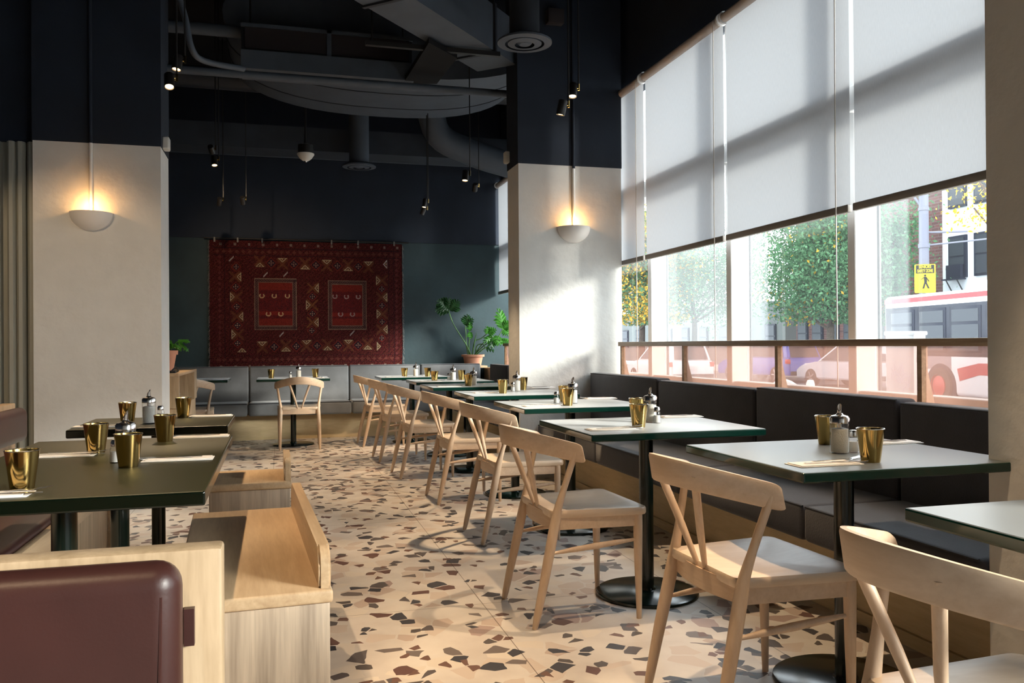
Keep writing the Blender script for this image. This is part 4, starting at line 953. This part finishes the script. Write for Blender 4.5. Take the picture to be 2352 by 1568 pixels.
# brick building: long flank facing the street; windows are parts with panes
def building(name, label, x0, x1, y0, y1, h, mat, wins, frame, cat='building', cornice=None):
    t = thing(name, label, cat, (x0, y0, SZ + .12))
    B('wall', (0, 0, 0), (x1 - x0, y1 - y0, h), mat, t)
    for (ya, yb, za, zb_) in wins:
        f = B('window', (-.10, ya, za), (.05, yb, zb_), frame, t)
        B('pane', (-.13, ya + .10, za + .10), (-.09, yb - .10, (za + zb_) / 2 - .04), M['car_glass'], f); B('pane', (-.13, ya + .10, (za + zb_) / 2 + .04), (-.09, yb - .10, zb_ - .10), M['car_glass'], f)
    if cornice: B('cornice', (-.15, -.1, h - .4), (x1 - x0, y1 - y0 + .1, h), cornice, t)
    return t
building('brick_building', 'red brick building behind the street trees', 29.5, 38, 35.0, 43.6, 13, M['brick'], [(k * 1.4 + .4, k * 1.4 + 1.35, 1.2, 3.0) for k in range(6)] + [(k * 2.8 + 1.0, k * 2.8 + 2.2, 6.2, 8.2) for k in range(3)], M['bus_dark'])
building('brick_building', 'narrow red brick building beside the white house', 28.6, 37, 30.55, 34.95, 12, M['brick'], [(.5, 1.6, 1.2, 3.2)], M['bus_dark'])
t = building('white_house', 'white rendered house with tall dark windows above the bus', 28.0, 36, 15, 30.5, 11.5, M['white_wall'],
             [(14.1, 15.07, 4.3, 6.1), (12.3, 13.68, 4.3, 6.1), (10.1, 11.4, 4.3, 6.1), (14.1, 15.07, 7.3, 9.3), (12.3, 13.68, 7.3, 9.3), (10.1, 11.4, 7.3, 9.3)], M['bus_dark'])
B('window_unit', (-.3, 14.2, 4.25), (-.05, 15.0, 4.85), M['bus_dark'], t)
bm = bmesh.new()
for yy in (14.3, 14.9): tube(bm, [(-.15, yy, 4.22), (-.40, yy, 4.22), (-.1, yy, 3.75)], .03, 6)
finish('shelf_bracket', bm, M['black'], t); B('planter_shelf', (-.45, 14.1, 4.20), (-.1, 15.1, 4.26), M['bus_dark'], t)
t = building('row_houses', 'low grey row houses at the far end of the street', 31, 38, 47, 78, 4.3, plain('grey_render', (.13, .14, .135), .9), [(k * 3 + 1, k * 3 + 2.2, 1.2, 2.8) for k in range(9)], M['bus_dark'])
# trees
def tree(label, x, y, h, spread, n, mats, trunk=.16, seed=1, z0=1.9, cat='tree', lf=1.0):
    rg = random.Random(seed); t = thing('street_tree', label, cat, (x, y, SZ), 0, None)
    bm = bmesh.new(); top = Vector((0, 0, h * .8)); tube(bm, [(0, 0, 0), (.1, .05, h * .3), (0, .1, h * .55), top], [trunk, trunk * .8, trunk * .55, .03], 8)
    cl = []
    for k in range(16):
        a = rg.uniform(0, 2 * PI); zb = rg.uniform(.28, .6) * h; r_ = spread * rg.uniform(.55, .95); e = Vector((math.cos(a) * r_, math.sin(a) * r_, min(h, zb + rg.uniform(.1, .42) * h)))
        tube(bm, [(0, .05, zb), (e * .5 + Vector((0, 0, zb * .4))), e], [trunk * .4, trunk * .22, .02], 5); cl.append(e); cl.append(e * .6 + Vector((0, 0, zb * .35)))
    finish('trunk', bm, M['bark'], t, True)
    cl += [Vector((0, 0, h * f)) for f in (.7, .85, .95)]
    for mi, (mt, frac) in enumerate(mats):
        me = bpy.data.meshes.new('foliage'); rs = np.random.RandomState(seed * 10 + mi); cnt = int(n * frac * 1.7)
        c = np.array([list(v) for v in cl]); idx = rs.randint(0, len(c), cnt) if mi == 0 else rs.choice(rs.permutation(len(c))[:max(3, len(c) // 3)], cnt)
        P = c[idx] + rs.normal(0, spread * .23, (cnt, 3)); P[:, 2] = np.maximum(P[:, 2], z0 + rs.rand(cnt) * .5)
        u = rs.normal(0, 1, (cnt, 3)); u /= np.linalg.norm(u, axis=1)[:, None]; v = np.cross(u, rs.normal(0, 1, (cnt, 3))); v /= np.linalg.norm(v, axis=1)[:, None]
        s = rs.uniform(.05, .12, (cnt, 1)) * lf; V = np.stack([P - u * s, P + v * s * .5, P + u * s, P - v * s * .5], 1).reshape(-1, 3)
        me.from_pydata(V.tolist(), [], np.arange(cnt * 4).reshape(-1, 4).tolist()); me.materials.append(mt)
        o = bpy.data.objects.new('foliage', me); C.objects.link(o); o.parent = t
tree('broad green tree in front of the brick building', 23.6, 32.4, 7.9, 3.1, 17000, [(M['leafA'], 1), (M['leafY'], .05)], .2, 3, 2.5)
tree('yellow and green honey locust farther down the street', 17.9, 40.0, 8.2, 3.0, 12000, [(M['leafA'], 1), (M['leafY'], .5)], .2, 5, 2.6)
tree('bright yellow tree seen in the narrow pane by the white pillar', 17.2, 48.0, 9.0, 3.4, 11000, [(M['leafD'], 1), (M['leafY'], .9)], .22, 8, .3)
tree('pale green tree filling the gap before the brick building', 23.5, 45.0, 8.6, 3.4, 12000, [(M['leafA'], 1)], .2, 17, 1.0)
tree('dark bushy tree at the far end of the street', 17.5, 56.0, 8.0, 4.5, 14000, [(M['leafD'], 1)], .2, 19, .1)
tree('slender green tree beside the brick wall and street pole', 24.6, 30.4, 7.0, 1.0, 2600, [(M['leafA'], 1)], .12, 11, 2.4)
tree('sparse yellow branches reaching over the white house', 16.0, 14.6, 8.5, 1.9, 1500, [(M['leafY'], 1)], .1, 13, 4.2, lf=.55)
# street pole and sign
t = thing('street_pole', 'pale steel street pole with wire brackets behind the yellow sign', 'pole', (21.6, 24.38, SZ))
T('shaft', [(0, 0, 0), (0, 0, 13)], [.17, .14], M['pole'], t, 16)
bm = bmesh.new()
tube(bm, [(0, 0, 6.3), (-1.0, .9, 8.4)], .045, 6); tube(bm, [(.1, 0, 5.5), (1.0, -.9, 5.45)], .035, 6); tube(bm, [(.1, 0, 5.05), (3.4, -3.4, 5.3)], .028, 6); lathe(bm, [(.16, 4.95), (.19, 4.96), (.19, 5.1), (.16, 5.11)], 16); lathe(bm, [(.15, 6.25), (.18, 6.26), (.18, 6.36), (.15, 6.37)], 16)
finish('bracket_arm', bm, M['pole'], t, True)
px_, py_ = 21.30, 24.0
dv = Vector((px_, py_, 0)).normalized(); rzs = math.atan2(-dv.x, dv.y) + math.radians(6)
t = thing('safety_sign', 'yellow seniors safety zone sign with a walking figure on the pole', 'street sign', (px_, py_, 3.26), rzs); t.scale = (1.72, 1.72, 1.72)
bm = bmesh.new(); pl = []
for cx_, cz_, a0 in ((.165, .26, 0), (-.165, .26, PI / 2), (-.165, -.26, PI), (.165, -.26, 1.5 * PI)):
    for k in range(5): a = a0 + PI / 2 * k / 4; pl.append((cx_ + .025 * math.cos(a), cz_ + .025 * math.sin(a)))
prism(bm, pl, 0, .008, 'y'); finish('plate', bm, M['yellow'], t)
B('header', (-.165, -.004, .105), (.165, 0, .27), M['black'], t)
def text(body, size, loc, mat, parent, name='lettering', rot=(PI / 2, 0, 0), sx=1):
    cu = bpy.data.curves.new(name, 'FONT'); cu.body = body; cu.size = size; cu.align_x = 'CENTER'; cu.align_y = 'CENTER'; cu.extrude = .001; cu.materials.append(mat)
    cu.offset = size * .02; tmp = bpy.data.objects.new(name, cu); C.objects.link(tmp); bpy.context.view_layer.update(); me = bpy.data.meshes.new_from_object(tmp.evaluated_get(bpy.context.evaluated_depsgraph_get())); bpy.data.objects.remove(tmp)
    o = bpy.data.objects.new(name, me); C.objects.link(o); o.parent = parent; o.location = loc; o.rotation_euler = rot; o.scale = (sx, 1, 1); return o
text('SENIORS', .085, (0, -.006, .232), M['yellow'], t, sx=.68); text('SAFETY ZONE', .085, (0, -.006, .150), M['yellow'], t, sx=.52)
bm = bmesh.new()
def limb(a, b, r=.014): prism(bm, [(a[0] - r, a[1]), (a[0] + r, a[1]), (b[0] + r, b[1]), (b[0] - r, b[1])], -.005, -.001, 'y')
lathe_pts = [(.0 + .022 * math.cos(2 * PI * k / 12), .06 + .022 * math.sin(2 * PI * k / 12)) for k in range(12)]
prism(bm, lathe_pts, -.005, -.001, 'y'); limb((.0, .035), (.01, -.07), .026); limb((.01, -.07), (.065, -.20), .016); limb((.0, -.07), (-.035, -.20), .016); limb((-.01, .03), (-.075, -.02), .010); limb((.015, .03), (.07, -.06), .011)
finish('walking_figure', bm, M['black'], t)
# utility box with scrawled graffiti
M['box_paint'] = plain('utility_box_paint', (.30, .30, .31), .5)
t = thing('utility_box', 'pale grey utility box with scrawled graffiti on the sidewalk', 'utility box', (8.64, 10.12, -.45), .45)
B('cabinet_body', (-.2, -.2, 0), (.2, .2, 1.66), M['box_paint'], t, .02); B('lid', (-.22, -.22, 1.64), (.22, .22, 1.70), M['box_paint'], t, .02)
bm = bmesh.new(); rg = random.Random(4)
for k in range(9):
    u, v = rg.uniform(-.12, .12), rg.uniform(.25, 1.3); pts = [(u + rg.uniform(-.07, .07), -.203, v + rg.uniform(-.14, .14)) for _ in range(6)]; tube(bm, smoothpath(pts, 4), .006 if k else .011, 4)
    v = rg.uniform(.25, 1.3); u = rg.uniform(-.12, .12); tube(bm, smoothpath([(-.203, u + rg.uniform(-.07, .07), v + rg.uniform(-.14, .14)) for _ in range(6)], 4), .006, 4)
finish('graffiti', bm, plain('graffiti_grey', (.34, .33, .38), .6), t)
# bus
t = thing('city_bus', 'white city bus with red stripe and dark windows', 'bus', (17.66, 21.6, SZ), math.radians(-8.7))
# local: bus runs toward -y from its end at the origin, near flank on x=0
BL_, BW, z0, z1 = 12.0, 2.5, .25, 3.05
B('body', (0, -BL_, z0), (BW, 0, z1), M['bus_white'], t, .12, 3)
B('window_band', (-.012, -BL_ + .2, 1.30), (.05, -.12, 2.70), M['bus_dark'], t, .004)
for k in range(8):
    y1_ = -.32 - k * 1.42
    if y1_ - 1.3 < -BL_ + .3: break
    f = B('window', (-.022, y1_ - 1.26, 1.40), (.02, y1_, 2.62), M['bus_dark'], t, .008)
    B('pane', (-.03, y1_ - 1.16, 2.22), (-.02, y1_ - .10, 2.54), M['car_glass'], f); B('pane', (-.03, y1_ - 1.16, 1.46), (-.02, y1_ - .10, 2.14), M['car_glass'], f)
B('red_stripe', (-.008, -BL_ + .05, 2.83), (.04, -.05, 2.96), M['red_paint'], t)
bm = bmesh.new(); prism(bm, [(-BL_, .84), (-BL_, 1.14), (-4.3, 1.14), (-3.45, .98), (-3.55, .66), (-4.3, .84)], -.010, .02, 'x'); finish('red_swoosh', bm, M['red_paint'], t)
B('grey_skirt', (-.006, -3.2, .95), (.04, -.1, 1.30), plain('bus_grey_band', (.25, .22, .24), .5), t)
B('rear_vent', (-.02, -5.85, .52), (.0, -5.0, 1.26), M['bus_dark'], t)
B('roof_unit', (.4, -6.5, z1), (2.1, -3.9, z1 + .25), M['bus_white'], t, .1, 3)
for yy in (-2.75, -9.0):
    bm = bmesh.new(); prism(bm, [(yy + .66 * math.cos(PI * k / 12), .45 + .66 * math.sin(PI * k / 12)) for k in range(13)] + [(yy - .66, .24), (yy + .66, .24)], -.012, .3, 'x'); f = finish('wheel_arch', bm, M['bus_dark'], t)
    bm = bmesh.new(); lathe(bm, [(0, -.10), (.48, -.10), (.50, -.06), (.50, .1), (0, .1)], 28); bmesh.ops.rotate(bm, cent=(0, 0, 0), matrix=Matrix.Rotation(PI / 2, 3, 'Y'), verts=bm.verts[:]); bmesh.ops.translate(bm, vec=(.03, yy, .50), verts=bm.verts[:])
    wv_ = finish('wheel', bm, M['rubber'], t, True)
    bm = bmesh.new(); lathe(bm, [(0, .02), (.16, .02), (.20, .0), (.30, -.02), (.31, .02)], 24); bmesh.ops.rotate(bm, cent=(0, 0, 0), matrix=Matrix.Rotation(-PI / 2, 3, 'Y'), verts=bm.verts[:]); bmesh.ops.translate(bm, vec=(-.085, yy, .50), verts=bm.verts[:]); finish('rim', bm, M['red_paint'], wv_, True)
# cars: nose toward +y, centre at origin
def car(label, loc, rz, paint, suv=False, Lc=4.5, Wc=1.82, Hc=1.66):
    t = thing('parked_car', label, 'car', loc, rz)
    h = Hc; b = h * .58
    prof = [(-Lc / 2, .32), (-Lc / 2 - .02, b * .8), (-Lc / 2 + .06, b), (Lc / 2 - 1.15, b), (Lc / 2 - .35, b * .86), (Lc / 2, b * .68), (Lc / 2, .30)]
    bm = bmesh.new(); prism(bm, prof, -Wc / 2, Wc / 2, 'x'); bmesh.ops.bevel(bm, geom=bm.edges[:], offset=.05, segments=2, affect='EDGES'); finish('body', bm, paint, t, True)
    rb = -Lc / 2 + (.12 if suv else .55)
    cab = [(rb, b - .02), (rb + (.28 if suv else .55), h - .03), (Lc / 2 - 2.25, h), (Lc / 2 - 1.15, b - .02)]
    bm = bmesh.new(); w0, w1 = Wc / 2 - .04, Wc / 2 - .20
    vs = [[bm.verts.new((s * (w0 if i in (0, 3) else w1), p[0], p[1])) for i, p in enumerate(cab)] for s in (-1, 1)]
    bm.faces.new(vs[0]); bm.faces.new(vs[1][::-1])
    for i in range(4): bm.faces.new((vs[0][i], vs[0][(i + 1) % 4], vs[1][(i + 1) % 4], vs[1][i]))
    bmesh.ops.bevel(bm, geom=bm.edges[:], offset=.05, segments=2, affect='EDGES'); finish('cabin', bm, paint, t, True)
    for s in (-1, 1):
        bm = bmesh.new(); 
        def pt(i, f, g, off=.012):
            p = cab[i]; return Vector((s * ((w0 if i in (0, 3) else w1) + off), p[0], p[1]))
        A, B_, C_, D = pt(0, 0, 0), pt(1, 0, 0), pt(2, 0, 0), pt(3, 0, 0); ce = (A + B_ + C_ + D) / 4
        sh = [ce + (q - ce) * .80 for q in (A, B_, C_, D)]
        for q in sh: q.x += s * .02
        vv = [bm.verts.new(q) for q in sh]; bm.faces.new(vv); r_ = bmesh.ops.extrude_face_region(bm, geom=bm.faces[:]); bmesh.ops.translate(bm, vec=(-s * .02, 0, 0), verts=[v for v in r_['geom'] if isinstance(v, bmesh.types.BMVert)])
        finish('side_window', bm, M['car_glass'], t)
        B('tail_light', (s * (Wc / 2 - .02) - .16, -Lc / 2 - .03, b * .78), (s * (Wc / 2 - .02) + .02, -Lc / 2 + .12, b * .96), M['tail'], t, .02)
        for yy in (-Lc / 2 + .85, Lc / 2 - .90):
            bm = bmesh.new(); lathe(bm, [(0, -.09), (.32, -.09), (.35, -.05), (.35, .09), (0, .09)], 26); bmesh.ops.rotate(bm, cent=(0, 0, 0), matrix=Matrix.Rotation(PI / 2, 3, 'Y'), verts=bm.verts[:]); bmesh.ops.translate(bm, vec=(s * (Wc / 2 - .07), yy, .35), verts=bm.verts[:]); wh = finish('wheel', bm, M['rubber'], t, True)
            bm = bmesh.new()
            for k in range(5): 
                a = 2 * PI * k / 5; prism(bm, [(yy + .03 * math.sin(a), .35 - .03 * math.cos(a)), (yy + .23 * math.cos(a - .12), .35 + .23 * math.sin(a - .12)), (yy + .23 * math.cos(a + .12), .35 + .23 * math.sin(a + .12)), (yy - .03 * math.sin(a), .35 + .03 * math.cos(a))], s * (Wc / 2 + .022), s * (Wc / 2 + .03), 'x')
            finish('rim', bm, M['steel'], wh)
    bm = bmesh.new(); q0, q1 = cab[0], cab[1]
    vv = [bm.verts.new(v) for v in ((-w0 + .14, q0[0] - .005 + .02, q0[1] + .06), (w0 - .14, q0[0] - .005 + .02, q0[1] + .06), (w1 - .08, q1[0] - .03, q1[1] - .08), (-w1 + .08, q1[0] - .03, q1[1] - .08))]; bm.faces.new(vv)
    r_ = bmesh.ops.extrude_face_region(bm, geom=bm.faces[:]); bmesh.ops.translate(bm, vec=(0, .06, 0), verts=[v for v in r_['geom'] if isinstance(v, bmesh.types.BMVert)]); finish('rear_window', bm, M['car_glass'], t)
    B('licence_plate', (-.16, -Lc / 2 - .04, b * .66), (.16, -Lc / 2 - .01, b * .8), M['white_paint'], t); B('bumper', (-Wc / 2 + .05, -Lc / 2 - .06, .34), (Wc / 2 - .05, -Lc / 2 + .02, .50), M['rubber'], t, .02)
    return t
car('blue hatchback car parked across the street', (20.9, 33.0, SZ), math.radians(8), M['blue_paint'], True, 4.8, 1.9, 1.8)
car('silver car parked just behind the blue car', (20.75, 27.0, SZ), math.radians(3), M['silver'])
car('white car parked beyond the blue car', (15.4, 31.8, SZ), math.radians(0), M['white_car'], True, Hc=1.75)
car('dark red car parked far down the street', (15.2, 41.0, SZ), 0, M['maroon'])
t = thing('bollard', 'short white bollard on the sidewalk before the blue car', 'bollard', (8.5, 12.18, -.45)); L('post', [(0, 0), (.07, 0), (.07, .86), (.05, .92), (0, .93)], M['white_paint'], t, 16); L('foot_collar', [(.07, 0), (.16, 0), (.14, .04), (.07, .06)], M['white_paint'], t, 16)
bm = bmesh.new(); tube(bm, smoothpath([(8.0, 12.6, -.45), (8.0, 12.6, .25), (8.1, 12.35, .46), (8.25, 12.1, .25), (8.25, 12.1, -.45)], 5), .035, 8); tag(finish('bike_rack', bm, M['white_paint'], None, True), 'curved white bike rack beside the bollard', 'bike rack')
